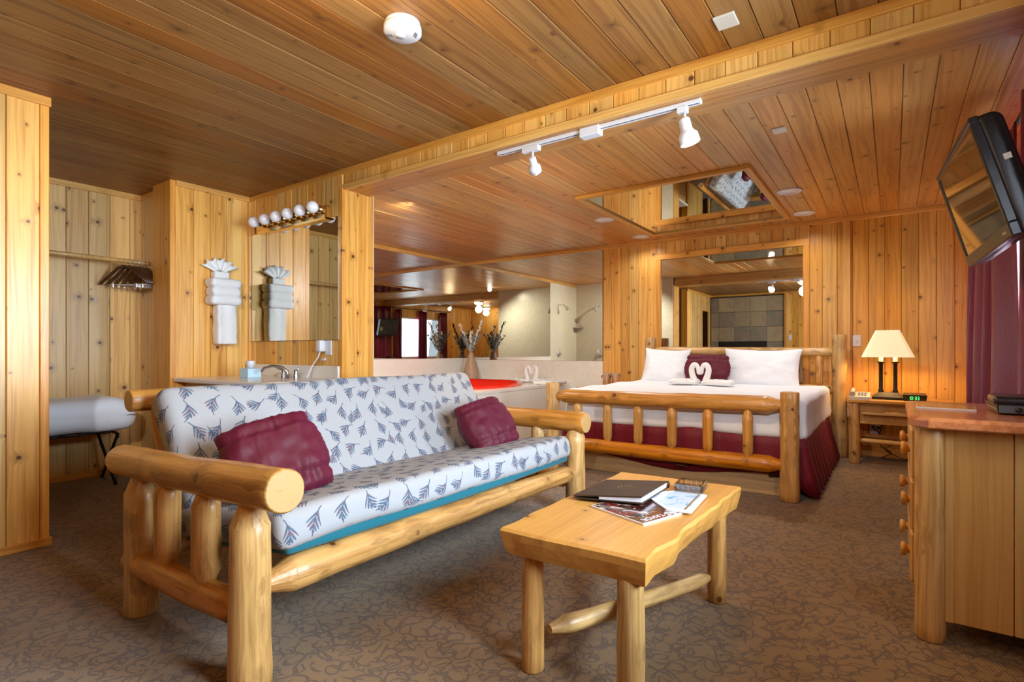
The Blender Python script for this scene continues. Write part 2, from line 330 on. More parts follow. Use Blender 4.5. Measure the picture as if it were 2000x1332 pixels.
# ------------------------------------------------------------------ geometry helpers
class MB:
    def __init__(s): s.v = []; s.f = []; s.mi = []; s.sm = []; s.uv = {}
    def add(s, vs, fs, mi=0, sm=False):
        o = len(s.v); s.v += [tuple(v) for v in vs]
        for f in fs: s.f.append(tuple(i+o for i in f)); s.mi.append(mi); s.sm.append(sm)
        return s
    def box(s, c, d, mi=0, rz=0, R=None):
        R = R or Matrix.Rotation(rz, 3, 'Z'); c = V(c); x, y, z = d[0]/2, d[1]/2, d[2]/2
        vs = [c + R @ V(p) for p in ((-x,-y,-z),(x,-y,-z),(x,y,-z),(-x,y,-z),(-x,-y,z),(x,-y,z),(x,y,z),(-x,y,z))]
        return s.add(vs, [(0,3,2,1),(4,5,6,7),(0,1,5,4),(1,2,6,5),(2,3,7,6),(3,0,4,7)], mi)
    def bbox(s, c, d, b=0.004, mi=0, rz=0, R=None):          # chamfered box
        R = R or Matrix.Rotation(rz, 3, 'Z'); c = V(c); h = [k/2 for k in d]; b = min(b, min(h)*0.9)
        idx = {}; vs = []
        for sx in (-1, 1):
            for sy in (-1, 1):
                for sz in (-1, 1):
                    for ax in range(3):
                        p = [sx*h[0], sy*h[1], sz*h[2]]; sg = (sx, sy, sz)
                        for k in range(3):
                            if k != ax: p[k] -= sg[k]*b
                        idx[(sx, sy, sz, ax)] = len(vs); vs.append(c + R @ V(p))
        fs = []
        for ax in range(3):
            o1, o2 = [k for k in range(3) if k != ax]
            for sg in (-1, 1):
                q = []
                for a, bb in ((-1,-1),(1,-1),(1,1),(-1,1)):
                    t = [0, 0, 0]; t[ax] = sg; t[o1] = a; t[o2] = bb; q.append(idx[(t[0], t[1], t[2], ax)])
                fs.append(tuple(q))
            for a in (-1, 1):
                for bb in (-1, 1):
                    e = []
                    for sgn in (-1, 1):
                        t = [0, 0, 0]; t[ax] = sgn; t[o1] = a; t[o2] = bb; e.append(tuple(t))
                    fs.append((idx[e[0]+(o1,)], idx[e[1]+(o1,)], idx[e[1]+(o2,)], idx[e[0]+(o2,)]))
        for sx in (-1, 1):
            for sy in (-1, 1):
                for sz in (-1, 1): fs.append(tuple(idx[(sx, sy, sz, a)] for a in range(3)))
        s.fix = True
        return s.add(vs, fs, mi)
    def tube(s, pts, rs, n=10, mi=0, cap=True, capmi=None, sm=True):
        pts = [V(p) for p in pts]; rs = rs if hasattr(rs, '__len__') else [rs]*len(pts)
        vs = []; fs = []; t = (pts[1]-pts[0]).normalized(); up = V((0, 0, 1)) if abs(t.z) < 0.9 else V((1, 0, 0))
        a = t.cross(up).normalized()
        for i, p in enumerate(pts):
            t = (pts[min(i+1, len(pts)-1)]-pts[max(i-1, 0)]).normalized()
            a = (a - t*a.dot(t)).normalized(); b = t.cross(a)
            for k in range(n): vs.append(p + (a*math.cos(2*PI*k/n) + b*math.sin(2*PI*k/n))*rs[i])
        for i in range(len(pts)-1):
            for k in range(n):
                k2 = (k+1) % n; fs.append((i*n+k, i*n+k2, (i+1)*n+k2, (i+1)*n+k))
        s.add(vs, fs, mi, sm)
        if cap:
            o = len(s.v)-len(vs); cm = mi if capmi is None else capmi
            s.f.append(tuple(o+k for k in reversed(range(n)))); s.mi.append(cm); s.sm.append(False)
            L = o+(len(pts)-1)*n; s.f.append(tuple(L+k for k in range(n))); s.mi.append(cm); s.sm.append(False)
        return s
    def lathe(s, prof, c=(0,0,0), n=24, R=None, mi=0, sm=True):
        c = V(c); R = R or Matrix.Identity(3); vs = []; fs = []
        for r, z in prof:
            for k in range(n): vs.append(c + R @ V((r*math.cos(2*PI*k/n), r*math.sin(2*PI*k/n), z)))
        for i in range(len(prof)-1):
            for k in range(n):
                k2 = (k+1) % n; fs.append((i*n+k, i*n+k2, (i+1)*n+k2, (i+1)*n+k))
        return s.add(vs, fs, mi, sm)
    def ball(s, c, r, n=16, m=10, mi=0, sc3=(1,1,1)):
        prof = [(max(1e-5, r*math.sin(PI*i/m)), -r*math.cos(PI*i/m)) for i in range(m+1)]
        o = len(s.v); s.lathe(prof, (0,0,0), n, mi=mi)
        for i in range(o, len(s.v)):
            v = s.v[i]; s.v[i] = (c[0]+v[0]*sc3[0], c[1]+v[1]*sc3[1], c[2]+v[2]*sc3[2])
        return s
    def prism(s, poly, z0, z1, mi=0, inset=0.0, sm=False):
        n = len(poly); cx = sum(p[0] for p in poly)/n; cy = sum(p[1] for p in poly)/n
        lo = [(cx+(p[0]-cx)*(1-inset), cy+(p[1]-cy)*(1-inset), z0) for p in poly]
        hi = [(p[0], p[1], z1) for p in poly]
        fs = [tuple(reversed(range(n))), tuple(range(n, 2*n))] + [(i, (i+1) % n, n+(i+1) % n, n+i) for i in range(n)]
        return s.add(lo+hi, fs, mi, sm)
    def rbox(s, c, d, r, n=6, R=None, mi=0, fn=None, uvaxes=False, grid=(8, 8, 8)):   # soft rounded box
        R = R or Matrix.Identity(3); c = V(c); h = V(d)/2; r = min(r, min(h)*0.999); o0 = len(s.v)
        def samples(hh, g):
            a = [-hh + r*(1-math.cos(PI/2*i/n)) for i in range(n)]
            m = [-hh+r+(2*hh-2*r)*i/g for i in range(g+1)]; return a + m + [-x for x in reversed(a)]
        S = [samples(h[k], grid[k]) for k in range(3)]
        for ax in range(3):
            u, w_ = (ax+1) % 3, (ax+2) % 3
            for sg in (-1, 1):
                vs = []; fs = []; uvs = []
                for i, a in enumerate(S[u]):
                    for j, b in enumerate(S[w_]):
                        p = [0, 0, 0]; p[ax] = sg*h[ax]; p[u] = a; p[w_] = b
                        q = V([max(-h[k]+r, min(h[k]-r, p[k])) for k in range(3)])
                        dlt = V(p)-q; pt = q + (dlt.normalized()*r if dlt.length > 1e-9 else V((0,0,0)))
                        if fn: pt = fn(pt)
                        vs.append(c + R @ pt); uvs.append(V(p))
                nu, nw = len(S[u]), len(S[w_])
                for i in range(nu-1):
                    for j in range(nw-1):
                        f = (i*nw+j, (i+1)*nw+j, (i+1)*nw+j+1, i*nw+j+1)
                        if sg < 0: f = f[::-1]
                        fs.append(f)
                o = len(s.v); s.add(vs, fs, mi, True)
                if uvaxes:
                    for k, p in enumerate(uvs):
                        if ax == 2: t = (p.y, p.x)
                        elif ax == 0: t = (p.y, sg*(h.x - 0) + (h.z-p.z)*sg)
                        else: t = (sg*(h.y + (h.y*0) ) + sg*(h.z-p.z), p.x)
                        s.uv[o+k] = t
        return s
    def mesh(s, name, mats):
        me = bpy.data.meshes.new(name); me.from_pydata([tuple(v) for v in s.v], [], s.f)
        for m in mats: me.materials.append(m)
        me.polygons.foreach_set('material_index', s.mi); me.polygons.foreach_set('use_smooth', s.sm)
        if s.uv:
            ul = me.uv_layers.new(name='UVMap')
            for l in me.loops: ul.data[l.index].uv = s.uv.get(l.vertex_index, (0, 0))
        if getattr(s, 'fix', False) or True:
            bm = bmesh.new(); bm.from_mesh(me)
            if not s.uv: bmesh.ops.remove_doubles(bm, verts=bm.verts, dist=1e-6)
            bmesh.ops.recalc_face_normals(bm, faces=bm.faces); bm.to_mesh(me); bm.free()
        me.update(); return me
WM = {}
def world(o): return WM.get(o.name, Matrix.Identity(4))
def place(o, parent, M4):
    if parent is not None:
        o.parent = parent; o.matrix_parent_inverse = Matrix.Identity(4)
        o.matrix_basis = world(parent).inverted() @ M4
    else: o.matrix_basis = M4
    WM[o.name] = M4.copy()
def tagit(o, label=None, cat=None, group=None, kind=None):
    if label: o['label'] = label
    if cat: o['category'] = cat
    if group: o['group'] = group
    if kind: o['kind'] = kind
    return o
def thing(name, label, cat, loc=(0,0,0), rz=0, group=None):
    o = bpy.data.objects.new(name, None); C.objects.link(o); o.empty_display_size = 0.1
    place(o, None, Matrix.Translation(V(loc)) @ Matrix.Rotation(rz, 4, 'Z')); return tagit(o, label, cat, group)
# mesh given in world coordinates; its origin is moved to `at` (or the mesh centre)
def part(name, mb, mat, parent=None, at=None, label=None, local=None):
    mats = mat if isinstance(mat, (list, tuple)) else [mat]
    if local is None:
        if at is None:
            n = len(mb.v); at = V((sum(v[0] for v in mb.v)/n, sum(v[1] for v in mb.v)/n, sum(v[2] for v in mb.v)/n))
        at = V(at); mb.v = [(v[0]-at.x, v[1]-at.y, v[2]-at.z) for v in mb.v]; local = Matrix.Translation(at)
    o = bpy.data.objects.new(name, mb.mesh(name, mats)); C.objects.link(o); place(o, parent, local)
    if label: o['label'] = label
    return o
def single(name, mb, mat, label, cat, group=None, at=None):
    return tagit(part(name, mb, mat, None, at), label, cat, group)
def struct(name, mb, mat, parent=None, at=None, local=None):
    o = part(name, mb, mat, parent, at, local=local)
    if parent is None: o['kind'] = 'structure'
    return o
def copy_tree(o, parent=None):
    c = o.copy(); C.objects.link(c); c.parent = parent; WM[c.name] = WM.get(o.name, Matrix.Identity(4))
    for ch in list(o.children): copy_tree(ch, c)
    return c
def axisM(p0, p1):
    d = (V(p1)-V(p0)).normalized(); q = V((0, 0, 1)).rotation_difference(d)
    return Matrix.Translation(V(p0)) @ q.to_matrix().to_4x4()
_ls = [0]
def log(name, p0, p1, r0, r1=None, e0='flat', e1='flat', parent=None, mat='log', bend=0.0, n=20, rough=1.0, taper=1.5, label=None):
    """a peeled log: slightly irregular, bent and tapered, with sawn ends or pencil-tapered tenons"""
    _ls[0] += 1; sd = _ls[0]*7.13; r1 = r1 or r0; L = (V(p1)-V(p0)).length
    m = max(8, int(L/0.05)); zs = []
    def endprof(kind, r):
        if kind == 'flat': return [(0, 0.93), (0.006, 1.0)]
        if kind == 'dome': return [(0, 0.55), (0.008, 0.8), (0.022, 0.96), (0.035, 1.0)]
        return [(0, 0.47), (r*taper*0.98, 0.96), (r*taper+0.002, 1.0)]
    a = endprof(e0, r0); b = endprof(e1, r1)
    za, zb = a[-1][0], L-b[-1][0]
    st = [(z, s_, 0 if s_ < 1 else 1) for z, s_ in a] + [(za+(zb-za)*i/m, 1.0, 1) for i in range(1, m)] + [(L-z, s_, 0 if s_ < 1 else 1) for z, s_ in reversed(b)]
    mb = MB(); vs = []; fs = []; bd = V((math.cos(sd), math.sin(sd), 0))*bend
    for z, s_, body in st:
        t = z/L; r = (r0+(r1-r0)*t)*s_; off = bd*math.sin(PI*t)
        for k in range(n):
            an = 2*PI*k/n; q = V((math.cos(an)*1.3+sd, math.sin(an)*1.3, z*4.5))
            rr = r*(1 + 0.060*rough*noise.noise(q) + 0.05*rough*noise.noise(V((sd, 2.0, z*9))) + 0.012*rough*noise.noise(V((math.cos(an)*6+sd, math.sin(an)*6, z*1.2))))
            vs.append((off.x+rr*math.cos(an), off.y+rr*math.sin(an), z))
    for i in range(len(st)-1):
        for k in range(n):
            k2 = (k+1) % n; fs.append((i*n+k, i*n+k2, (i+1)*n+k2, (i+1)*n+k))
    mb.add(vs, fs, 0, True)
    if e0 == 'tenon': mb.sm[:n] = [False]*n
    if e1 == 'tenon': mb.sm[-n:] = [False]*n
    for ring, fl in ((0, True), (len(st)-1, False)):
        idx = [ring*n+k for k in range(n)]
        mb.f.append(tuple(reversed(idx)) if fl else tuple(idx)); mb.mi.append(1); mb.sm.append(False)
    o = part(name, mb, [M[mat], M['end']], parent, local=axisM(p0, p1), label=label)
    return o
# ------------------------------------------------------------------ planks
_pc = {}
def plank_mesh(wd, L, t, mat):
    key = (round(wd, 3), round(L, 3), round(t, 4), mat.name)
    if key in _pc: return _pc[key]
    ch = 0.0035; x = wd/2-0.0012; l = L/2
    prof = [(-x, 0), (-x, t-ch), (-x+ch, t), (x-ch, t), (x, t-ch), (x, 0)]
    mb = MB(); n = 6
    mb.add([(p[0], p[1], -l) for p in prof]+[(p[0], p[1], l) for p in prof],
           [(i, (i+1) % n, n+(i+1) % n, n+i) for i in range(n)]+[tuple(reversed(range(n))), tuple(range(n, 2*n))])
    _pc[key] = mb.mesh('plank', [mat]); return _pc[key]
def planks(parent, o, u, l, nrm, U, L, wd=0.135, mat='wall', t=0.012, start=0.0, name='plank'):
    """boards covering the rectangle o + U*u + L*l, standing proud along nrm"""
    o, u, l, nrm = V(o), V(u), V(l), V(nrm); X = nrm.cross(l); x0 = -start; mat = M[mat]
    while x0 < U-0.004:
        a, b = max(0, x0), min(U, x0+wd); x0 += wd
        if b-a < 0.012: continue
        c = o + u*((a+b)/2) + l*(L/2) + nrm*random.uniform(0, 0.0012)
        R = Matrix((X, nrm, l)).transposed().to_4x4() @ Matrix.Rotation(random.uniform(-0.006, 0.006), 4, 'Z') @ Matrix.Rotation(random.uniform(-0.0006, 0.0006), 4, 'X')
        ob = bpy.data.objects.new(name, plank_mesh(b-a, L, t, mat)); C.objects.link(ob)
        place(ob, parent, Matrix.Translation(c) @ R)
def wallbox(name, boxes, mat='back'):
    mb = MB()
    for (x0, x1, y0, y1, z0, z1) in boxes: mb.box(((x0+x1)/2, (y0+y1)/2, (z0+z1)/2), (x1-x0, y1-y0, z1-z0))
    return struct(name, mb, M[mat])
TN = [0]
def trim(boxes, mat='trim'):
    for b in boxes:
        TN[0] += 1; x0, x1, y0, y1, z0, z1 = b; mb = MB(); d = (x1-x0, y1-y0, z1-z0)
        ax = max(range(3), key=lambda k: d[k]); c = ((x0+x1)/2, (y0+y1)/2, (z0+z1)/2)
        # build with the long axis on local Z so the grain runs along it
        if ax == 0: R = Matrix(((0, 0, 1), (1, 0, 0), (0, 1, 0))); dd = (d[1], d[2], d[0])
        elif ax == 1: R = Matrix(((0, 1, 0), (0, 0, 1), (1, 0, 0))); dd = (d[2], d[0], d[1])
        else: R = Matrix.Identity(3); dd = d
        mb.bbox((0, 0, 0), dd, 0.003)
        struct('trim_%d' % TN[0], mb, M[mat], local=Matrix.Translation(V(c)) @ R.to_4x4())

H = 2.42; YB = 6.45; XJ = -5.45; XR = 0.62; YS = -1.0; XP = -3.73; XC = -5.43; XV = -4.70; YV = 2.56; T = 0.012
# ================================================================== SETTING
mb = MB(); mb.add([(XJ-0.1, YS-0.1, 0), (XR+0.1, YS-0.1, 0), (XR+0.1, YB+0.1, 0), (XJ-0.1, YB+0.1, 0)], [(0, 1, 2, 3)])
struct('floor', mb, M['carpet'], at=(0, 0, 0))
cl = wallbox('ceiling', [(XJ-0.1, XR+0.1, YS-0.1, YB+0.1, H+T, H+0.1)])
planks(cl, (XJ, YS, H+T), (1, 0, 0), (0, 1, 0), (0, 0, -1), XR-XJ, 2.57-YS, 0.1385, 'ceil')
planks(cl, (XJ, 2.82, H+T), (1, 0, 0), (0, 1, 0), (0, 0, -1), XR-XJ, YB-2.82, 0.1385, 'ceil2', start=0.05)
# back wall (behind the bed)
wb = wallbox('wall_back', [(XJ-0.1, XR+0.1, YB+T, YB+0.1, 0, H)])
planks(wb, (-3.11, YB+T, 0), (1, 0, 0), (0, 0, 1), (0, -1, 0), 0.72, H, 0.122, 'wall')
planks(wb, (-2.39, YB+T, 2.235), (1, 0, 0), (0, 0, 1), (0, -1, 0), 1.65, H-2.235, 0.118, 'wall')
planks(wb, (-2.39, YB+T, 0), (1, 0, 0), (0, 0, 1), (0, -1, 0), 1.65, 0.62, 0.118, 'wall')
planks(wb, (-0.74, YB+T, 0), (1, 0, 0), (0, 0, 1), (0, -1, 0), 1.36, H, 0.134, 'wallred')
# right wall with two windows
W1 = (0.55, 2.28, 0.82, 2.02); W2 = (3.42, 5.42, 0.74, 2.05)
bx = [(XR+T, XR+0.12, YS-0.1, W1[0], 0, H), (XR+T, XR+0.12, W1[1], W2[0], 0, H), (XR+T, XR+0.12, W2[1], YB+0.1, 0, H)]
for W in (W1, W2): bx += [(XR+T, XR+0.12, W[0], W[1], 0, W[2]), (XR+T, XR+0.12, W[0], W[1], W[3], H)]
wr = wallbox('wall_right', bx)
for a, b, z0, z1 in ((YS, W1[0], 0, H), (W1[1], W2[0], 0, H), (W2[1], YB, 0, H), (W1[0], W1[1], 0, W1[2]), (W1[0], W1[1], W1[3], H), (W2[0], W2[1], 0, W2[2]), (W2[0], W2[1], W2[3], H)):
    planks(wr, (XR+T, a, z0), (0, 1, 0), (0, 0, 1), (-1, 0, 0), b-a, z1-z0, 0.135, 'wall')
def window(i, box, axis, plane, nmull):
    a0, a1, z0, z1 = box; mb = MB(); f = 0.05
    def bar(a, b, c, d, th=0.05):
        if axis == 'Y': mb.bbox((plane+0.05, (a+b)/2, (c+d)/2), (th, b-a, d-c), 0.004)
        else: mb.bbox(((a+b)/2, plane-0.05, (c+d)/2), (b-a, th, d-c), 0.004)
    bar(a0, a1, z0, z0+f); bar(a0, a1, z1-f, z1); bar(a0, a0+f, z0+f, z1-f); bar(a1-f, a1, z0+f, z1-f)
    for k in range(1, nmull+1): m = a0+(a1-a0)*k/(nmull+1); bar(m-0.03, m+0.03, z0+f, z1-f, 0.045)
    o = struct('window_%d' % i, mb, M['sil'])
    g = MB()
    if axis == 'Y': g.box((plane+0.06, (a0+a1)/2, (z0+z1)/2), (0.006, a1-a0-2*f, z1-z0-2*f))
    else: g.box(((a0+a1)/2, plane-0.06, (z0+z1)/2), (a1-a0-2*f, 0.006, z1-z0-2*f))
    part('pane', g, M['glass'], o)
    return o
window(1, W1, 'Y', XR, 1); window(2, W2, 'Y', XR, 1)
# front wall (behind the camera): patio door, slate fireplace
D3 = (-1.45, -0.60, 0.0, 2.08)
wf = wallbox('wall_front', [(XJ-0.1, D3[0], YS-0.1, YS-T, 0, H), (D3[1], XR+0.1, YS-0.1, YS-T, 0, H), (D3[0], D3[1], YS-0.1, YS-T, D3[3], H), (D3[0], D3[1], YS-0.1, YS-T, 0, D3[2])])
planks(wf, (-2.05, YS-T, 0), (1, 0, 0), (0, 0, 1), (0, 1, 0), D3[0]+2.05, H, 0.135, 'wallred')
planks(wf, (D3[1], YS-T, 0), (1, 0, 0), (0, 0, 1), (0, 1, 0), XR-D3[1], H, 0.135, 'wall')
planks(wf, (D3[0], YS-T, D3[3]), (1, 0, 0), (0, 0, 1), (0, 1, 0), D3[1]-D3[0], H-D3[3], 0.135, 'wall')
mb = MB(); mb.bbox(((D3[0]+D3[1])/2, YS-0.05, 1.02), (D3[1]-D3[0]-0.02, 0.045, 2.02), 0.004); dd = struct('door_1', mb, M['dtop'])
for (z0, z1) in ((0.2, 0.95), (1.1, 1.9)):
    for k in (0, 1):
        w_ = (D3[1]-D3[0]-0.30)/2; x0 = D3[0]+0.10+k*(w_+0.10); mb = MB(); mb.bbox((x0+w_/2, YS-0.024, (z0+z1)/2), (w_, 0.012, z1-z0), 0.005); part('panel', mb, M['dtop'], dd)
mb = MB(); mb.tube([(D3[0]+0.07, YS-0.03, 1.0), (D3[0]+0.07, YS+0.03, 1.0)], 0.012, 10); mb.ball((D3[0]+0.07, YS+0.045, 1.0), 0.028, 14, 10); part('door_knob', mb, M['brass'], dd)
trim([(D3[0]-0.06, D3[0], YS, YS+0.015, 0, 2.14), (D3[1], D3[1]+0.06, YS, YS+0.015, 0, 2.14), (D3[0], D3[1], YS, YS+0.015, 2.08, 2.14)])
rl = thing('dome_light', 'lit glass dome light added as fill on the main ceiling behind the camera, unseen', 'ceiling light', (-0.35, -0.55, H))  # unseen fixture added to carry the rear fill lamp
mb = MB(); mb.lathe([(0.13, 0), (0.14, -0.02), (0.12, -0.03)], (-0.35, -0.55, H), 32); part('base_ring', mb, M['brass'], rl)
mb = MB(); mb.lathe([(0.12, -0.03), (0.115, -0.06), (0.08, -0.09), (0.03, -0.105), (0.001, -0.107)], (-0.35, -0.55, H), 32); part('glass_dome', mb, M['dome'], rl)
# left panel wall with a doorway, closet partition behind it
wl = wallbox('wall_left', [(XP-0.12, XP-T, -0.15, 0.92, 0, H), (XP-0.12, XP-T, YS, -0.80, 0, H), (XP-0.12, XP-T, -0.80, -0.15, 2.0, H)])
planks(wl, (XP-T, 0.92-0.035, 0), (0, -1, 0), (0, 0, 1), (1, 0, 0), 0.92-0.035+0.15, H, 0.134, 'wall')
planks(wl, (XP-T, YS, 0), (0, 1, 0), (0, 0, 1), (1, 0, 0), 0.20, H, 0.134, 'wall')
planks(wl, (XP-T, -0.80, 2.0), (0, 1, 0), (0, 0, 1), (1, 0, 0), 0.65, H-2.0, 0.134, 'wall')
trim([(XP-0.13, XP+0.004, 0.885, 0.924, 0, H), (XP-0.02, XP+0.014, -0.80, -0.74, 0, 2.06), (XP-0.02, XP+0.014, -0.21, -0.15, 0, 2.06), (XP-0.02, XP+0.014, -0.74, -0.21, 2.0, 2.06)])
wc = wallbox('wall_closet', [(XC-0.1, XC-T, YS, 2.60, 0, H), (XC, XP-0.12, 0.80, 0.90, 0, H)])
planks(wc, (XC-T, 0.92, 0), (0, 1, 0), (0, 0, 1), (1, 0, 0), 1.10, H, 0.148, 'wallpale', start=0.06)
planks(wc, (XC-T, YS, 0), (0, 1, 0), (0, 0, 1), (1, 0, 0), 1.80, H, 0.148, 'wallpale')
# partition that carries the towels, and the vanity wall
wp = wallbox('wall_partition', [(XC-T, XV-T, 1.99, 2.60, 0, H)])
planks(wp, (XV-T, 1.955, 0), (0, 1, 0), (0, 0, 1), (1, 0, 0), YV-1.955, H, 0.136, 'wall')
planks(wp, (XC, 1.99, 0), (1, 0, 0), (0, 0, 1), (0, -1, 0), 0.42, H, 0.135, 'wallpale')
trim([(-5.02, XV+0.002, 1.915, 1.96, 0, H)])
wv = wallbox('wall_vanity', [(XV, -3.392, YV+T, 2.838, 0, H)])
planks(wv, (XV, YV+T, 0), (1, 0, 0), (0, 0, 1), (0, -1, 0), XV*-1-3.38, H, 0.110, 'wall')
planks(wv, (-3.392, YV+0.02, 0), (0, 1, 0), (0, 0, 1), (1, 0, 0), 0.26, 2.28, 0.115, 'wall')
trim([(XV, XV+0.03, YV-0.014, YV+0.002, 0, H-0.045), (-3.415, -3.376, YV-0.004, YV+0.02, 0, 2.28), (-3.43, -3.376, 2.80, 2.852, 0, 2.28), (-3.44, -3.372, YV, 2.85, 2.265, 2.285)])
# jacuzzi alcove: marble surround and shower walls behind the vanity wall
mb = MB(); mb.box((XJ-0.03, (2.84+YB)/2, H/2), (0.06, YB-2.84, H)); mb.box(((XJ-3.392)/2, 2.855, H/2), (-3.392-XJ, 0.03, H))
struct('wall_shower', mb, M['shower'])
mb = MB(); mb.bbox((XJ+0.008, (3.93+YB)/2, 0.47), (0.016, YB-3.93, 0.93), 0.003); mb.bbox(((XJ-3.11)/2, YB-0.008, 0.455), (-3.11-XJ, 0.016, 0.91), 0.003)
struct('wall_surround', mb, M['marble'])
# beam
bm_ = MB(); bm_.box(((-3.38+XR)/2, 2.70, 2.36), (XR+3.38, 0.23, 0.16)); bo = struct('trim_beam', bm_, M['back'])
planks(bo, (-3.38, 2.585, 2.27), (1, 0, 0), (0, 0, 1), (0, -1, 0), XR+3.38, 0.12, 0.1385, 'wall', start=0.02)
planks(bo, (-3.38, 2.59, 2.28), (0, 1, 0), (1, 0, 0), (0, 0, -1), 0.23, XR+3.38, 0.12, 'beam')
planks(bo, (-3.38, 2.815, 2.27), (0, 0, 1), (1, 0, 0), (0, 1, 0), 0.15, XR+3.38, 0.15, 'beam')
trim([(XV, XR, 2.555, 2.575, 2.375, H), (-3.40, XR, 2.56, 2.582, 2.262, 2.305)])
# crowns and baseboards
trim([(XJ, XR, YB-0.02, YB, H-0.048, H), (XR-0.02, XR, 2.82, YB-0.02, H-0.048, H), (XR-0.02, XR, YS, 2.555, H-0.048, H),
      (XJ, XJ+0.02, 2.87, YB-0.02, H-0.048, H), (XV, XV+0.018, 1.955, 2.555, H-0.045, H), (XC, XC+0.018, 0.92, 1.99, H-0.05, H),
      (XP, XP+0.018, YS, 0.93, H-0.05, H), (XP+0.02, XR-0.02, YS, YS+0.02, H-0.05, H), (XC+0.018, -5.02, 1.97, 1.99, H-0.05, H)])
trim([(-3.58, XR, YB-0.015, YB, 0, 0.085), (XP, XP+0.014, -0.15, 0.935, 0, 0.045), (XC, XC+0.012, 0.92, 1.99, 0, 0.05), (XR-0.014, XR, 2.3, YB, 0, 0.085), (XC, -5.02, 1.976, 1.99, 0, 0.05)])
trim([(-0.425, -0.355, YB-0.022, YB, 0, H-0.048), (-0.742, -0.722, YB-0.016, YB, 0, H-0.048)])
# slate fireplace
fp = thing('fireplace', 'slate tiled fireplace with black firebox, reflected in the headboard mirror', 'fireplace', (-2.9, -0.95, 0))
mb = MB(); mb.box(((-3.72-2.06)/2, YS+0.037, H/2-0.03), (1.64, 0.07, H-0.06)); part('chimney_breast', mb, M['grout'], fp)
cw = 1.64/4.5
for j in range(7):
    for i in range(5):
        x0 = -2.07-cw*(i+1); x1 = -2.07-cw*i; z1 = H-0.08-0.36*j; z0 = max(0.02, z1-0.36)
        x0 = max(x0, -3.71)
        if j in (3, 4) and i in (1, 2, 3): continue
        mb = MB(); mb.bbox(((x0+x1)/2, YS+0.08+random.uniform(0, .004), (z0+z1)/2), (x1-x0-0.006, 0.014, z1-z0-0.006), 0.003)
        part('tile', mb, M['slate'], fp)
mb = MB(); mb.box((-2.98, YS+0.08, 0.90), (1.09, 0.03, 0.74)); mb.box((-2.98, YS+0.10, 1.20), (1.0, 0.02, 0.05))
for k in range(5): mb.box((-2.98, YS+0.10, 0.6+0.12*k), (0.95, 0.02, 0.03))
part('firebox', mb, M['fire'], fp)
mb = MB(); mb.bbox((-2.045, YS+0.05, H/2-0.03), (0.04, 0.13, H-0.06), 0.003); part('edge_trim', mb, M['beam'], fp)
# ================================================================== MIRRORS
def wall_mirror(name, label, x0, x1, y0, y1, z0, z1, fr=0.0, back=False):
    t = thing(name, label, 'mirror', ((x0+x1)/2, (y0+y1)/2, z0)); mb = MB()
    mb.box(((x0+x1)/2, (y0+y1)/2, (z0+z1)/2), (max(x1-x0, 0.005), max(y1-y0, 0.005), max(z1-z0, .005))); part('mirror_glass', mb, M['mirror'], t)
    return t
hm = wall_mirror('headboard_mirror', 'large framed mirror on the pine wall above the headboard', -2.325, -0.775, YB-0.004, YB, 0.62, 2.16)
for b in ((-2.39, -2.325, 0.62, 2.235), (-0.785, -0.722, 0.62, 2.235)):
    mb = MB(); mb.bbox(((b[0]+b[1])/2, YB-0.008, (b[2]+b[3])/2), (b[1]-b[0], 0.028, b[3]-b[2]), 0.004); part('frame_stile', mb, M['trim'], hm)
mb = MB(); mb.bbox((0, 0, 0), (0.075, 0.03, 1.67), 0.004)
part('frame_rail', mb, M['trim'], hm, local=Matrix.Translation(V((-1.556, YB-0.009, 2.20))) @ Matrix.Rotation(PI/2, 4, 'Y'))
wall_mirror('corner_mirror', 'tall frameless mirror over the tub on the wall left of the dried flowers', XJ+0.001, XJ+0.006, 3.93, YB-0.006, 0.935, 2.372)
wall_mirror('tub_mirror', 'wide frameless mirror over the tub on the back wall, next to the pine boards', XJ+0.006, -3.115, YB-0.006, YB-0.001, 0.912, 2.372)
wall_mirror('vanity_mirror', 'frameless mirror over the vanity below the row of globe bulbs', XV+0.035, -3.41, YV-0.018, YV-0.002, 1.135, 2.065)
cm = wall_mirror('ceiling_mirror', 'rectangular mirror with wooden frame on the ceiling above the bed', -2.26, -0.91, 4.27, 6.05, H-0.012, H-0.006)
for (x0, x1, y0, y1) in ((-2.31, -0.86, 4.21, 4.27), (-2.31, -0.86, 6.05, 6.11), (-2.31, -2.26, 4.27, 6.05), (-0.91, -0.86, 4.27, 6.05)):
    mb = MB(); dx, dy = x1-x0, y1-y0
    if dx > dy: mb.bbox((0, 0, 0), (dy, 0.03, dx), 0.004); R = Matrix(((0, 0, 1), (1, 0, 0), (0, 1, 0))).to_4x4()
    else: mb.bbox((0, 0, 0), (0.03, dx, dy), 0.004); R = Matrix(((0, 1, 0), (0, 0, 1), (1, 0, 0))).to_4x4()
    part('frame_strip', mb, M['trim'], cm, local=Matrix.Translation(V(((x0+x1)/2, (y0+y1)/2, H-0.015))) @ R)

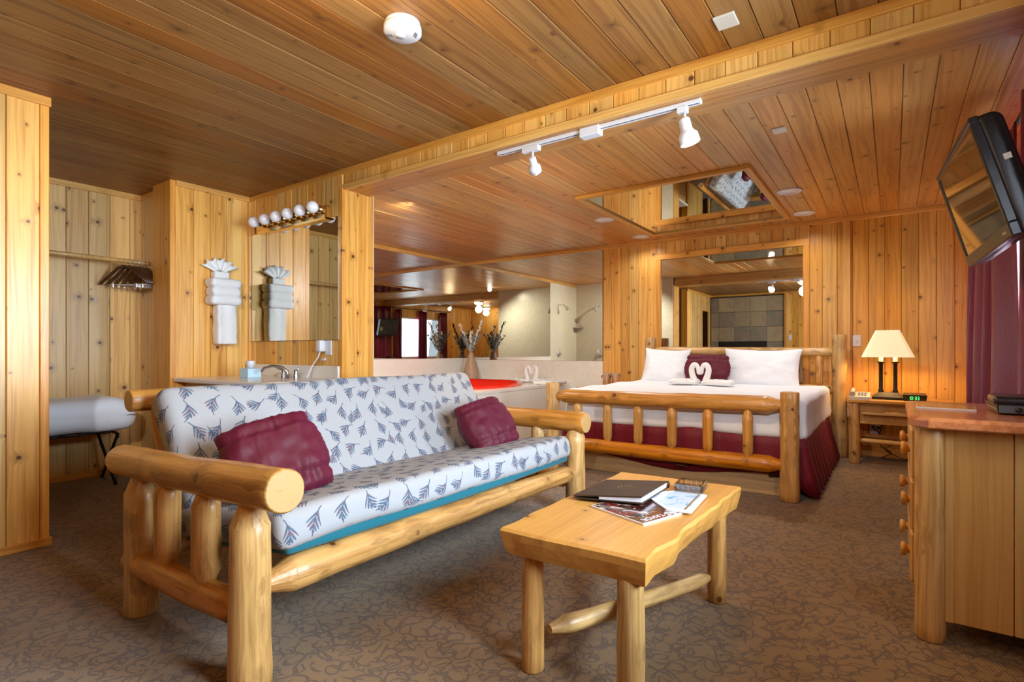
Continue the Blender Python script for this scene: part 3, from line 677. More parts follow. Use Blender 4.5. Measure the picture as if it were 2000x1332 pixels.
# ================================================================== FUTON
ft = thing('log_futon', 'large log-framed futon sofa with round pine posts and thick log armrests', 'sofa', (-2.1, 1.97, 0))
YL, YR_ = 0.905, 3.03
def futon_side(Y, armfront, armrear):
    log('leg', (-1.655, Y, 0), (-1.655, Y, 0.585), 0.064, 0.060, 'flat', 'tenon', ft, 'logpale', taper=1.3)
    log('leg', (-2.475, Y, 0), (-2.475, Y, 0.565), 0.064, 0.060, 'flat', 'tenon', ft, 'logpale', taper=1.3)
    log('armrest', armfront, armrear, 0.066, 0.062, 'flat', 'dome', ft, 'logarm', bend=0.008, label='amber stained log armrest')
    log('side_rail', (-1.69, Y, 0.225), (-2.56, Y, 0.20), 0.050, 0.056, 'tenon', 'dome', ft, 'logarm', bend=0.006, taper=1.0)
    for x in (-1.94, -2.24):
        log('spindle', (x, Y, 0.235), (x, Y, 0.585), 0.045, 0.046, 'tenon', 'tenon', ft, 'logpale', taper=1.3)
futon_side(YL, (-1.46, YL, 0.640), (-2.70, YL, 0.592))
futon_side(YR_, (-1.575, YR_, 0.598), (-2.80, YR_, 0.592))
log('front_rail', (-1.655, YL+0.04, 0.302), (-1.655, YR_-0.04, 0.285), 0.058, 0.050, 'tenon', 'tenon', ft, 'logpale', bend=0.006, taper=1.6)
log('rear_rail', (-2.42, YL+0.04, 0.26), (-2.42, YR_-0.04, 0.26), 0.045, 0.045, 'tenon', 'tenon', ft, 'logpale')
log('back_rail', (-2.80, 0.97, 0.828), (-2.80, 3.12, 0.816), 0.050, 0.048, 'flat', 'flat', ft, 'logarm')
for y in (1.07, 2.94): log('back_support', (-2.47, y, 0.24), (-2.775, y, 0.80), 0.034, 0.032, 'flat', 'tenon', ft, 'logarm')
mt = thing('futon_mattress', 'folded futon mattress in cream fabric printed with blue pinecone sprigs', 'mattress', (-2.1, 1.97, 0.38))
def wob(sd, amp):
    return lambda p: p + V((noise.noise(p*3+V((sd, 0, 0))), noise.noise(p*3+V((0, sd, 0))), noise.noise(p*2.3+V((0, 0, sd)))))*amp
Ry = Matrix.Rotation(math.radians(-8), 3, 'Y')
mb = MB(); mb.rbox((0, 0, 0), (0.78, 1.95, 0.135), 0.045, 5, grid=(10, 30, 3), fn=wob(3, 0.012), uvaxes=True)
part('seat_cushion', mb, M['fabric'], mt, local=Matrix.Translation(V((-2.015, 1.965, 0.405))) @ Ry.to_4x4())
d_ = V((-0.34, 0, 0.54)).normalized(); nn = V((0.846, 0, 0.533))
Rb = Matrix((d_*-1, V((0, 1, 0)), nn)).transposed()
mb = MB(); mb.rbox((0, 0, 0), (0.63, 2.06, 0.15), 0.05, 5, grid=(10, 30, 3), fn=wob(9, 0.010), uvaxes=True)
ctr = V((-2.24, 2.035, 0.375)) + d_*0.315 - nn*0.072
part('back_cushion', mb, M['fabric'], mt, local=Matrix.Translation(ctr) @ Rb.to_4x4())
mb = MB(); mb.rbox((0, 0, 0), (0.74, 1.90, 0.06), 0.02, 3, grid=(4, 24, 2), fn=lambda p: p+V((0, 0, -0.012*math.sin((p.y+0.95)/1.9*PI) if p.z < 0 else 0)))
part('underside', mb, M['teal'], mt, local=Matrix.Translation(V((-2.012, 1.975, 0.347))) @ Ry.to_4x4(), label='bright teal underside cloth')
# pillows
def pillow_mesh(w_, h_, t_, sd, banded=True, n=34, pinch=0.10):
    mb = MB()
    for sg in (-1, 1):
        vs = []; fs = []
        for i in range(n+1):
            for j in range(n+1):
                u = -1+2*i/n; v = -1+2*j/n
                if banded:
                    e = max(0.0, (1-abs(u)**3.6)*(1-abs(v)**7.0))**0.42
                    av = abs(v); bulge = 0.90+0.12*math.cos(min(1, av/0.62)*PI/2)**0.7 + (0.03*math.sin((av-0.62)/0.38*PI) if av > 0.62 else 0)
                    x = u*w_/2*bulge*(1-0.05*(1 if av > 0.9 else 0)*(av-0.9)*10); z = v*h_/2*(1-0.05*u*u*av)
                    th = t_/2*e; bd = math.exp(-((av-0.62)/0.05)**2); th *= 1-0.30*bd
                    if av > 0.66: th *= 0.80
                    g = max(0, 1-abs(av-0.62)/0.5)
                    th += (0.012*noise.noise(V((u*7+sd, v*1.5, sg)))*(0.5+g) + 0.007*noise.noise(V((u*19+sd, v*2.0, sg*4)))*g + 0.010*noise.noise(V((u*2.4+v*2+sd, v*3.1-u*2, sg*2))))*e
                    x += 0.007*noise.noise(V((u*3, v*12+sd, 1)))*abs(u)**3; z += 0.006*noise.noise(V((u*9+sd, v*3, 1)))*av**3
                    nz = noise.noise(V((u*2.2+sd, v*2.2, sg*1.3)))
                else:
                    e = max(0.0, (1-abs(u)**2.6)*(1-abs(v)**2.4))**0.55
                    x = u*w_/2*(1-pinch*(1-abs(v)**2.2)*abs(u)**2 * 0.7); z = v*h_/2*(1-pinch*(1-abs(u)**2.2)*abs(v)**2)
                    nz = noise.noise(V((u*2.2+sd, v*2.2, sg*1.3)))
                    th = t_/2*e + (0.022*nz + 0.008*noise.noise(V((u*5+v*3+sd, v*4-u*2, sg))))*e
                vs.append((x, sg*-th, z + 0.004*nz))
        for i in range(n):
            for j in range(n):
                f = (i*(n+1)+j, (i+1)*(n+1)+j, (i+1)*(n+1)+j+1, i*(n+1)+j+1); fs.append(f if sg > 0 else f[::-1])
        mb.add(vs, fs, 0, True)
    return mb
def frame3(c, xdir, zdir):
    z = V(zdir).normalized(); x = V(xdir); x = (x-z*x.dot(z)).normalized(); y = z.cross(x)
    return Matrix.Translation(V(c)) @ Matrix((x, y, z)).transposed().to_4x4()
def pillow(name, label, c, xdir, zdir, w_, h_, t_, sd, mat, banded=True, piping=True):
    t = bpy.data.objects.new(name, pillow_mesh(w_, h_, t_, sd, banded).mesh(name, [M[mat]])); C.objects.link(t)
    place(t, None, frame3(c, xdir, zdir)); tagit(t, label, 'pillow')
    if banded:
        for s_ in (-1, 1):
            pts = []; 
            for k in range(25):
                u = -0.97+1.94*k/24; pts.append((u*w_/2*0.90, -t_/2*0.66*max(0, 1-abs(u)**3.6)**0.42-0.001, s_*0.62*h_/2+0.003*noise.noise(V((u*6, sd, s_)))))
            m2 = MB(); m2.tube(pts, 0.0035, 6); part('gathered_seam', m2, M[mat], t, local=world(t))
    return t
pillow('throw_pillow', 'burgundy satin throw pillow with gathered ends leaning at the near log armrest', (-2.04, 1.225, 0.612), (0.30, 1, -0.04), (-0.42, -0.06, 0.62), 0.40, 0.36, 0.19, 2.2, 'satin')
pillow('throw_pillow', 'burgundy satin throw pillow on the futon beside the far armrest', (-2.08, 2.66, 0.585), (0.42, 1, -0.20), (-0.45, -0.02, 0.60), 0.38, 0.35, 0.18, 6.1, 'satin')

# ================================================================== COFFEE TABLE
tb = thing('coffee_table', 'low rustic coffee table with a thick live-edge pine slab top on log legs', 'table', (-0.79, 1.92, 0))
def edge(p, q, n, amp, sd, nx, ny):
    return [(p[0]+(q[0]-p[0])*i/n + nx*amp*noise.noise(V((i*0.16+sd, sd, 0)))*min(4, i, n-i)/4, p[1]+(q[1]-p[1])*i/n + ny*amp*noise.noise(V((i*0.16+sd, sd, 0)))*min(4, i, n-i)/4) for i in range(n)]
A, B, Cc, Dd = (-1.042, 1.400), (-0.554, 1.413), (-0.524, 2.412), (-1.053, 2.377)
poly = edge(A, B, 12, 0.010, 1, 0, 1)+edge(B, Cc, 44, 0.020, 4, 1, 0)+edge(Cc, Dd, 12, 0.010, 7, 0, 1)+edge(Dd, A, 36, 0.018, 11, 1, 0)
def chamfer_slab(poly, z0, z1, under=0.035, ch=0.007):
    n = len(poly); cx = sum(p[0] for p in poly)/n; cy = sum(p[1] for p in poly)/n; mb = MB(); rings = []
    def inset(d, z, jag=0.0):
        r = []
        for i, p in enumerate(poly):
            v = V((p[0]-cx, p[1]-cy)); ln = v.length; v = v*((ln-d-jag*abs(noise.noise(V((i*0.8, z*50, 2.0)))))/ln); r.append((cx+v.x, cy+v.y, z))
        return r
    rings = [inset(under, z0), inset(under*0.55, z0+(z1-z0)*0.25, 0.012), inset(0.004, z0+(z1-z0)*0.62, 0.010), inset(0.0, z1-ch), inset(ch, z1)]
    vs = [p for r in rings for p in r]; fs = [tuple(reversed(range(n)))]
    for k in range(len(rings)-1):
        for i in range(n): j = (i+1) % n; fs.append((k*n+i, k*n+j, (k+1)*n+j, (k+1)*n+i))
    fs.append(tuple((len(rings)-1)*n+i for i in range(n))); mb.add(vs, fs, 0, False); return mb
mb = chamfer_slab(poly, 0.392, 0.480, 0.030, 0.009)
# grain along the table's length: rotate mesh so that local Z = world Y
def along_y(mb, at):
    R = Matrix(((1, 0, 0), (0, 0, 1), (0, -1, 0)))     # world->local : x=x, y'=... 
    at = V(at); mb.v = [tuple(R.transposed() @ (V(v)-at)) for v in mb.v]; return Matrix.Translation(at) @ R.to_4x4()
L4 = along_y(mb, (-0.79, 1.90, 0.44)); part('tabletop', mb, M['slab'], tb, local=L4)
for (x, y, r) in ((-0.975, 1.493, 0.036), (-0.625, 1.478, 0.039), (-0.607, 2.345, 0.037), (-0.985, 2.33, 0.036)):
    log('leg', (x, y, 0), (x, y, 0.405), r*1.04, r, 'flat', 'flat', tb, 'logpale')
log('stretcher', (-0.945, 1.55, 0.115), (-0.63, 2.31, 0.105), 0.033, 0.026, 'tenon', 'tenon', tb, 'logpale', bend=0.008, taper=2)
log('stretcher', (-0.65, 1.53, 0.165), (-0.955, 2.29, 0.16), 0.026, 0.026, 'tenon', 'tenon', tb, 'logpale', bend=0.004, taper=2)
# things on the table
def slabquad(mb, q, z0, z1, mi=0): return mb.prism([(p[0], p[1]) for p in q], z0, z1, mi)
mg = thing('magazine', 'glossy magazine with dark red cover and white title on the coffee table', 'magazine', (-0.78, 1.83, 0.48))
q1 = [(-0.905, 1.775), (-0.668, 1.686), (-0.590, 1.925), (-0.830, 2.010)]
mb = MB(); slabquad(mb, q1, 0.4802, 0.4860); part('pages', mb, M['paper'], mg)
def shr(q, k):
    cx = sum(p[0] for p in q)/4; cy = sum(p[1] for p in q)/4; return [(cx+(p[0]-cx)*k, cy+(p[1]-cy)*k) for p in q]
mb = MB(); slabquad(mb, shr(q1, 0.97), 0.4861, 0.4868); part('cover', mb, M['cover1'], mg)
def text(body, size, loc, rz, mat, parent, name='lettering', ext=0.0003, rx=0, font=None):
    cu = bpy.data.curves.new(name, 'FONT'); cu.body = body; cu.size = size; cu.extrude = ext; cu.align_x = 'CENTER'; cu.align_y = 'CENTER'; cu.materials.append(mat)
    me = None; o = bpy.data.objects.new(name, cu); C.objects.link(o)
    bpy.context.view_layer.update(); me = bpy.data.meshes.new_from_object(o.evaluated_get(bpy.context.evaluated_depsgraph_get()))
    me.name = name; bpy.data.objects.remove(o); o = bpy.data.objects.new(name, me); C.objects.link(o); me.materials.clear(); me.materials.append(mat)
    place(o, parent, Matrix.Translation(V(loc)) @ Matrix.Rotation(rz, 4, 'Z') @ Matrix.Rotation(rx, 4, 'X')); return o
ax_ = math.atan2(q1[2][1]-q1[1][1], q1[2][0]-q1[1][0])
text('RENO·TAHOE', 0.033, (-0.652, 1.815, 0.4871), ax_+PI, M['paper'], mg)
m2 = thing('magazine', 'pale blue and white brochure with sandy stripe beside the leather folder', 'brochure', (-0.65, 1.98, 0.48))
q2 = [(-0.760, 1.975), (-0.640, 1.850), (-0.560, 1.885), (-0.590, 2.150), (-0.770, 2.120)]
q2 = [(-0.800, 2.020), (-0.655, 1.868), (-0.572, 1.880), (-0.592, 2.145), (-0.700, 2.160)]
mb = MB(); mb.prism(q2, 0.4875, 0.4925); part('pages', mb, M['paper'], m2)
qq = [(-0.770, 2.010), (-0.655, 1.885), (-0.590, 1.895), (-0.606, 2.130), (-0.70, 2.145)]
mb = MB(); mb.prism(qq, 0.4926, 0.4931); part('cover', mb, M['cover2'], m2)
mb = MB(); slabquad(mb, [(-0.604, 1.90), (-0.597, 1.90), (-0.613, 2.13), (-0.620, 2.13)], 0.4932, 0.4935); part('stripe', mb, M['gold'], m2)
bd = thing('leather_folder', 'dark brown leather guest folder with worn gold emblem, lying on the magazines', 'folder', (-0.87, 2.0, 0.487))
qb = [(-1.000, 1.815), (-0.742, 1.858), (-0.748, 2.150), (-1.018, 2.140)]
def wedge(mb, q, z0s, th): 
    lo = [(p[0], p[1], z) for p, z in zip(q, z0s)]; hi = [(p[0], p[1], z+th) for p, z in zip(q, z0s)]
    return mb.add(lo+hi, [(3,2,1,0),(4,5,6,7),(0,1,5,4),(1,2,6,5),(2,3,7,6),(3,0,4,7)])
zb = (0.4885, 0.4975, 0.4945, 0.4815); zt = (0.497, 0.521, 0.519, 0.4885)
mb = MB(); wedge(mb, qb, zb, 0.004); part('back_cover', mb, M['leather'], bd)
qp = [(qb[0][0]*0.62+qb[1][0]*0.38, qb[0][1]+0.020), (qb[1][0]-0.004, qb[1][1]+0.006), (qb[2][0]-0.004, qb[2][1]-0.008), (qb[3][0]*0.62+qb[2][0]*0.38, qb[3][1]-0.006)]
l_ = lambda z, a, b, t: z[a]+(z[b]-z[a])*t
lo = [l_(zb, 0, 1, .38), zb[1], zb[2], l_(zb, 3, 2, .38)]; hi = [l_(zt, 0, 1, .38), zt[1], zt[2], l_(zt, 3, 2, .38)]
mb = MB(); mb.add([(p[0], p[1], z+0.0045) for p, z in zip(qp, lo)]+[(p[0], p[1], z-0.0008) for p, z in zip(qp, hi)], [(3,2,1,0),(4,5,6,7),(0,1,5,4),(1,2,6,5),(2,3,7,6),(3,0,4,7)]); part('pages', mb, M['paper'], bd)
mb = MB(); wedge(mb, qb, zt, 0.005); part('front_cover', mb, M['leather'], bd)
mb = MB()
for k in range(40):
    a = random.uniform(0, 2*PI); rr = random.uniform(0.015, 0.038); x = -0.865+rr*math.cos(a); y = 2.0+rr*1.2*math.sin(a)
    z = 0.4955+(x+1.0)*0.096+0.0062-(y-1.82)*0.008; mb.box((x, y, z), (random.uniform(.002, .006), random.uniform(.002, .006), 0.0009), rz=a)
part('emblem', mb, M['gold'], bd, label='worn gold foil emblem')
mb = MB(); mb.tube([(-0.748, 2.148, 0.497), (-0.744, 2.150, 0.512), (-0.748, 2.148, 0.523)], 0.005, 10); part('spine', mb, M['leather'], bd)
asht = thing('ashtray', 'square clear glass ashtray behind the leather folder on the coffee table', 'ashtray', (-0.655, 2.20, 0.48))
mb = MB(); mb.bbox((-0.665, 2.185, 0.497), (0.105, 0.105, 0.010), 0.003, rz=0.1)
for a in range(4):
    R = Matrix.Rotation(0.1+a*PI/2, 3, 'Z'); c = V((-0.665, 2.185, 0.512)) + R @ V((0.046, 0, 0))
    mb.bbox(c, (0.013, 0.105, 0.026), 0.003, R=R)
part('glass_dish', mb, M['crystal'], asht)
mb = MB()
for a in range(4):
    R = Matrix.Rotation(0.1+a*PI/2, 3, 'Z')
    for k in range(5): c = V((-0.665, 2.185, 0.512)) + R @ V((0.054, -0.04+0.02*k, 0)); mb.bbox(c, (0.004, 0.012, 0.022), 0.0015, R=R)
part('cut_ribs', mb, M['crystal'], asht)

# ================================================================== BED
bedo = thing('log_bed', 'king bed with peeled-log headboard and footboard, set against the mirrored pine wall', 'bed', (-1.5, 5.2, 0))
FR = V((-0.592, 4.19, 0)); FL = V((-2.490, 4.14, 0)); HR = V((-0.437, 6.22, 0)); HL = V((-2.375, 6.22, 0))
log('foot_post', FR, FR+V((0, 0, 0.762)), 0.064, 0.062, 'flat', 'flat', bedo, 'logpale')
log('foot_post', FL, FL+V((0, 0, 0.765)), 0.062, 0.058, 'flat', 'flat', bedo, 'logpale')
log('head_post', HR, HR+V((0, 0, 1.208)), 0.069, 0.066, 'flat', 'flat', bedo, 'logpale')
log('head_post', HL, HL+V((0, 0, 1.208)), 0.066, 0.064, 'flat', 'flat', bedo, 'logpale')
log('foot_rail', FL+V((0.035, 0, 0.650)), FR+V((-0.035, 0, 0.668)), 0.056, 0.066, 'tenon', 'tenon', bedo, 'logarm', bend=0.012, taper=1.5)
log('foot_rail', FL+V((0.035, 0, 0.245)), FR+V((-0.035, 0, 0.247)), 0.054, 0.062, 'tenon', 'tenon', bedo, 'logarm', bend=0.008, taper=1.5)
for x in (-2.217, -1.939, -1.671, -1.396, -1.127, -0.849):
    log('spindle', (x*1.012, 4.155, 0.270), (x*1.012, 4.155, 0.630), 0.036, 0.040, 'tenon', 'tenon', bedo, 'log', taper=1.4)
log('head_rail', HL+V((0.04, 0, 1.050)), HR+V((-0.03, 0, 1.036)), 0.047, 0.045, 'tenon', 'tenon', bedo, 'logpale', taper=1.2)
log('head_rail', HL+V((0.04, 0, 0.66)), HR+V((-0.03, 0, 0.66)), 0.047, 0.047, 'tenon', 'tenon', bedo, 'logpale', taper=1.2)
for k in range(7): x = -2.2+0.265*k; log('head_spindle', (x, 6.22, 0.68), (x, 6.22, 1.03), 0.034, 0.034, 'tenon', 'tenon', bedo, 'logpale', taper=1.4)
for (x0, x1, y0, y1) in ((-2.42, -0.60, 4.285, 4.315), (-2.42, -0.60, 6.08, 6.11)):
    mb = MB(); mb.bbox((0, 0, 0), (0.03, 0.17, x1-x0), 0.003)
    part('platform_board', mb, M['board'], bedo, local=Matrix.Translation(V(((x0+x1)/2, (y0+y1)/2, 0.085))) @ Matrix(((0, 0, 1), (1, 0, 0), (0, 1, 0))).to_4x4())
for x in (-2.405, -0.615):
    mb = MB(); mb.bbox((0, 0, 0), (0.17, 0.03, 1.765), 0.003)
    part('platform_board', mb, M['board'], bedo, local=Matrix.Translation(V((x, 5.197, 0.085))) @ Matrix(((0, 1, 0), (0, 0, 1), (1, 0, 0))).to_4x4())
mb = MB(); mb.bbox((-1.50, 5.2, 0.185), (1.86, 1.80, 0.03), 0.004); mb.bbox((-0.66, 4.27, 0.15), (0.16, 0.025, 0.012), 0.003, rz=0.35); part('platform_top', mb, M['blackm'], bedo)
mb = MB(); mb.lathe([(0.001, 0), (0.05, 0), (0.06, 0.015), (0.045, 0.03), (0.02, 0.045), (0.001, 0.045)], (-1.36, 4.245, 0.14), 20); part('caster_cup', mb, M['crystal'], bedo)
# box spring + skirt
mb = MB(); n = 150
def skirt_ring(z, out, amp):
    pts = []; x0, x1, y0, y1 = -2.44-out, -0.515+out, 4.262, 6.06
    path = [(x0, y1), (x0, y0), (x1, y0), (x1, y1)]; seg = [(path[i], path[i+1]) for i in range(3)]
    for si, (a, b) in enumerate(seg):
        m = 60 if si == 1 else 56
        for i in range(m):
            t = i/m; x = a[0]+(b[0]-a[0])*t; y = a[1]+(b[1]-a[1])*t
            nx, ny = ((-1, 0), (0, -1), (1, 0))[si]; wv_ = amp*math.sin(i*1.25+si)+amp*0.6*noise.noise(V((i*0.35, si*5.0, z)))
            pts.append((x+nx*wv_, y+ny*wv_*0.5, z))
    pts.append((x1, y1, z)); return pts
lv = [(0.47, 0.0, 0.002), (0.36, 0.012, 0.006), (0.26, 0.03, 0.010), (0.16, 0.055, 0.014), (0.03, 0.085, 0.018)]
rings = [skirt_ring(z, o_, a_) for z, o_, a_ in lv]; n = len(rings[0]); vs = []; 
for k, r in enumerate(rings):
    for i, p in enumerate(r):
        x, y, z = p
        if 56 <= i < 116 and k >= 3:            # the skirt is hitched up along the foot of the bed
            t = (i-56)/60.0; lift = (0.13+0.03*math.sin(t*9)) * (1-max(0, (t-0.9)/0.1)); z = max(z, lift) if k == 4 else max(z, lift+0.05)
            y = 4.262 + (y-4.262)*0.4
        vs.append((x, y, z))
fs = [(k*n+i, k*n+i+1, (k+1)*n+i+1, (k+1)*n+i) for k in range(len(rings)-1) for i in range(n-1)]
mb.add(vs, fs, 0, True)
sk = single('bed_skirt', mb, M['skirt'], 'burgundy gathered bed skirt hanging around the log bed', 'bed skirt')
sd_ = sk.modifiers.new('thick', 'SOLIDIFY'); sd_.thickness = 0.004
mb = MB(); mb.rbox((-1.478, 5.16, 0.335), (1.90, 1.78, 0.26), 0.03, 3, grid=(4, 4, 2)); single('box_spring', mb, M['white'], 'white box spring under the mattress, hidden by the skirt', 'box spring')
def drape(p):
    # coverlet: flares and sags at the bottom edge
    q = p.copy()
    if p.z < -0.02:
        k = (-p.z-0.02)/0.14; q.x += (0.030*k if p.x > 0.8 else (-0.02*k if p.x < -0.8 else 0)) ; q.y += -0.012*k if p.y < -0.8 else 0
    q.z += 0.012*noise.noise(V((p.x*3, p.y*3, 1))) + (0.022*noise.noise(V((p.x*2.6, p.y*2.6, 7))) if p.z < -0.1 else 0)
    q.x += 0.010*noise.noise(V((p.x*4, p.y*5, p.z*7))); q.y += 0.008*noise.noise(V((p.x*7, p.y*3, p.z*6+9))); return q
mb = MB(); mb.rbox((0, 0, 0), (1.93, 1.83, 0.29), 0.055, 5, grid=(30, 26, 8), fn=drape)
cv = part('coverlet', mb, M['white'], None, local=Matrix.Translation(V((-1.468, 5.165, 0.565)))); tagit(cv, 'white cotton coverlet tucked over the mattress of the log bed', 'bedding')
for s_, (x, y) in enumerate([]): pass
# bed pillows
pillow('bed_pillow', 'white bed pillow at the left of the headboard, beside the burgundy cushion', (-2.10, 5.95, 0.875), (1, 0.05, 0.0), (0.03, 0.36, 1), 0.52, 0.42, 0.16, 1.1, 'white', False)
pillow('bed_pillow', 'longer white bed pillow at the right of the headboard, near the table lamp', (-1.10, 5.93, 0.870), (1, 0.04, 0.035), (0.0, 0.36, 1), 0.73, 0.43, 0.17, 4.6, 'white', False)
pillow('throw_pillow', 'burgundy satin throw pillow standing in the middle of the bed behind the towel swans', (-1.585, 5.74, 0.860), (1, 0.02, 0), (0, 0.28, 1), 0.46, 0.31, 0.13, 8.8, 'satin')
# towel swans
def swan_pair(name, label, c, s, rz, tails):
    t = thing(name, label, 'towel', c, rz); W = world(t)
    for sg in (-1, 1):
        pts = []; rs = []
        ctrl = [(0.045, 0.0), (0.058, 0.05), (0.078, 0.11), (0.084, 0.165), (0.064, 0.205), (0.034, 0.200), (0.018, 0.165), (0.014, 0.115)]
        for i in range(len(ctrl)-1):
            for k in range(4):
                u = k/4; a = ctrl[max(i-1, 0)]; b = ctrl[i]; cc = ctrl[i+1]; d = ctrl[min(i+2, len(ctrl)-1)]
                f = lambda j: 0.5*((2*b[j])+(-a[j]+cc[j])*u+(2*a[j]-5*b[j]+4*cc[j]-d[j])*u*u+(-a[j]+3*b[j]-3*cc[j]+d[j])*u**3)
                pts.append((sg*f(0)*s, 0.004*sg, f(1)*s)); rs.append(0)
        pts.append((sg*0.006*s, 0, 0.105*s)); m = len(pts)
        rs = [s*(0.036-0.018*(i/m)) for i in range(m)]; rs[-1] = 0.008*s
        mb = MB(); mb.tube(pts, rs, 12); part('swan_neck', mb, M['towel'], t, local=W)
        mb = MB(); mb.rbox((sg*0.17*s*tails, 0.02*s, 0.028*s), (0.30*s*tails, 0.17*s, 0.045*s), 0.02*s, 3, grid=(16, 8, 2), fn=lambda p: p+V((0.01*noise.noise(p*22), 0.012*noise.noise(p*18+V((3, 0, 0))), (0.016*noise.noise(p*20) if p.z > 0 else 0))))
        part('swan_body', mb, M['towel'], t, local=W)
    return t
swan_pair('towel_swans', 'pair of white towel swans forming a heart on the bed', (-1.545, 5.36, 0.716), 0.95, 0.0, 1.0)
swan_pair('towel_swans', 'pair of white towel swans forming a heart on the tub deck', (-4.02, 6.12, 0.618), 1.02, 0.0, 1.0)

# ================================================================== TUB
dk = thing('tub_deck', 'pale marble tub deck built into the corner under the mirrors', 'tub deck', (-4.5, 5.2, 0))
cxT, cyT, rxT, ryT = -4.50, 5.08, 0.78, 1.00
def heart_r(a): return 1.0 - 0.10*math.exp(-((a-PI*0.5)/0.35)**2)
mb = MB(); nn_ = 64; outer = []; inner = []
for k in range(nn_):
    a = 2*PI*k/nn_; dx, dy = math.cos(a), math.sin(a)
    x0, x1, y0, y1 = XJ+0.016-cxT, -3.58-cxT, 3.93-cyT, YB-0.016-cyT
    t = min([(x1/dx if dx > 1e-6 else 9e9), (x0/dx if dx < -1e-6 else 9e9), (y1/dy if dy > 1e-6 else 9e9), (y0/dy if dy < -1e-6 else 9e9)])
    outer.append((cxT+dx*t, cyT+dy*t)); inner.append((cxT+dx*rxT*0.97, cyT+dy*ryT*0.97))
vs = [(p[0], p[1], 0.615) for p in outer]+[(p[0], p[1], 0.615) for p in inner]+[(p[0], p[1], 0.585) for p in outer]+[(p[0], p[1], 0.585) for p in inner]
fs = []
for i in range(nn_):
    j = (i+1) % nn_; fs += [(i, j, nn_+j, nn_+i), (2*nn_+i, 2*nn_+j, j, i), (nn_+i, nn_+j, 3*nn_+j, 3*nn_+i), (2*nn_+j, 2*nn_+i, 3*nn_+i, 3*nn_+j)]
mb.add(vs, fs); part('deck_top', mb, M['marble'], dk)
mb = MB(); mb.bbox((-3.60, (3.93+YB)/2, 0.292), (0.03, YB-3.93-0.03, 0.584), 0.003); mb.bbox(((XJ-3.58)/2, 3.945, 0.292), (-3.58-XJ-0.03, 0.03, 0.584), 0.003); part('deck_skirt', mb, M['marble'], dk)
tu = thing('jacuzzi_tub', 'glossy red whirlpool tub set into the marble deck', 'tub', (cxT, cyT, 0.1))
prof = [(1.0, 0.617), (1.01, 0.640), (0.99, 0.652), (0.955, 0.645), (0.935, 0.615), (0.90, 0.52), (0.84, 0.40), (0.66, 0.32), (0.60, 0.30), (0.50, 0.16), (0.001, 0.14)]
mb = MB(); n = 56; vs = []; fs = []
for r, z in prof:
    for k in range(n): a = 2*PI*k/n; vs.append((cxT+rxT*r*math.cos(a)*heart_r(a), cyT+ryT*r*math.sin(a)*heart_r(a), z))
for i in range(len(prof)-1):
    for k in range(n): k2 = (k+1) % n; fs.append((i*n+k, i*n+k2, (i+1)*n+k2, (i+1)*n+k))
mb.add(vs, fs, 0, True); part('tub_shell', mb, M['red'], tu)
mb = MB(); mb.tube([(-4.1, 4.3, 0.62), (-4.1, 4.3, 0.72), (-4.12, 4.38, 0.74), (-4.13, 4.44, 0.70)], 0.014, 10); part('tub_spout', mb, M['chrome'], tu)
mb = MB(); mb.rbox((-3.66, 6.02, 0.640), (0.28, 0.42, 0.045), 0.02, 3, grid=(8, 8, 2), fn=lambda p: p+V((0, 0, 0.012*noise.noise(p*16)))); single('bath_mat', mb, M['towel'], 'rumpled white towel draped on the deck edge right of the tub swans', 'towel')
# vase and dried flowers
vs_ = thing('flower_vase', 'brown speckled bottle vase holding dried white and grey-green stems in the tub corner', 'vase', (-5.125, 6.17, 0.617))
mb = MB(); mb.lathe([(0.001, 0), (0.115, 0), (0.120, 0.03), (0.112, 0.12), (0.085, 0.23), (0.055, 0.32), (0.038, 0.38), (0.036, 0.405), (0.028, 0.405), (0.022, 0.36), (0.001, 0.35)], (-5.125, 6.17, 0.617), 24); part('vase_body', mb, M['vase'], vs_)
rv = random.Random(5)
def stem(x, y, z, h, ax_, ay_, white):
    sm_ = MB(); lf = MB(); pts = []
    for k in range(9): t = k/8; pts.append((x+ax_*h*t*(0.7+0.3*t), y+ay_*h*t*(0.7+0.3*t), z+h*t))
    sm_.tube(pts, 0.0022, 5)
    for k in range(34 if white else 60):
        t = rv.uniform(0.2, 1.0); i = min(7, int(t*8)); p = V(pts[i]).lerp(V(pts[i+1]), t*8-i); a = rv.uniform(0, 2*PI); rr = rv.uniform(0.008, 0.016 if white else 0.03)
        c = p+V((math.cos(a)*rr, math.sin(a)*rr, rv.uniform(0, 0.02)))
        if white: lf.ball(c, 0.0115, 6, 4, sc3=(1, 1, 1.4))
        else:
            d = (c-p).normalized(); u = d.cross(V((0, 0, 1))); u = (u if u.length > 0.1 else V((1, 0, 0))).normalized()*0.012
            lf.add([p, p+(c-p)*0.5+u, c+d*0.022, p+(c-p)*0.5-u, p+(c-p)*0.5+V((0, 0, 0.003))], [(0, 1, 4), (1, 2, 4), (2, 3, 4), (3, 0, 4)])
    st = part('dried_stem', sm_, M['dryw'] if white else M['dryg'], vs_)
    lo = part('blossoms' if white else 'leaves', lf, M['dryw'] if white else M['dryg'], st); lo['kind'] = 'stuff'
for (a, b, h, wh) in ((0.42, 0.0, 0.40, 1), (-0.20, -0.35, 0.36, 1), (0.10, -0.2, 0.26, 1), (-0.05, 0.1, 0.30, 1), (0.25, -0.30, 0.25, 1), (-0.42, -0.1, 0.26, 0), (-0.3, -0.4, 0.24, 0), (-0.5, 0.15, 0.30, 0), (0.5, -0.35, 0.25, 0), (0.0, -0.5, 0.22, 0), (0.15, 0.3, 0.28, 0), (-0.15, 0.25, 0.25, 0), (0.45, 0.2, 0.24, 0)):
    stem(-5.125, 6.17, 0.98, h*1.25, a, b, wh)
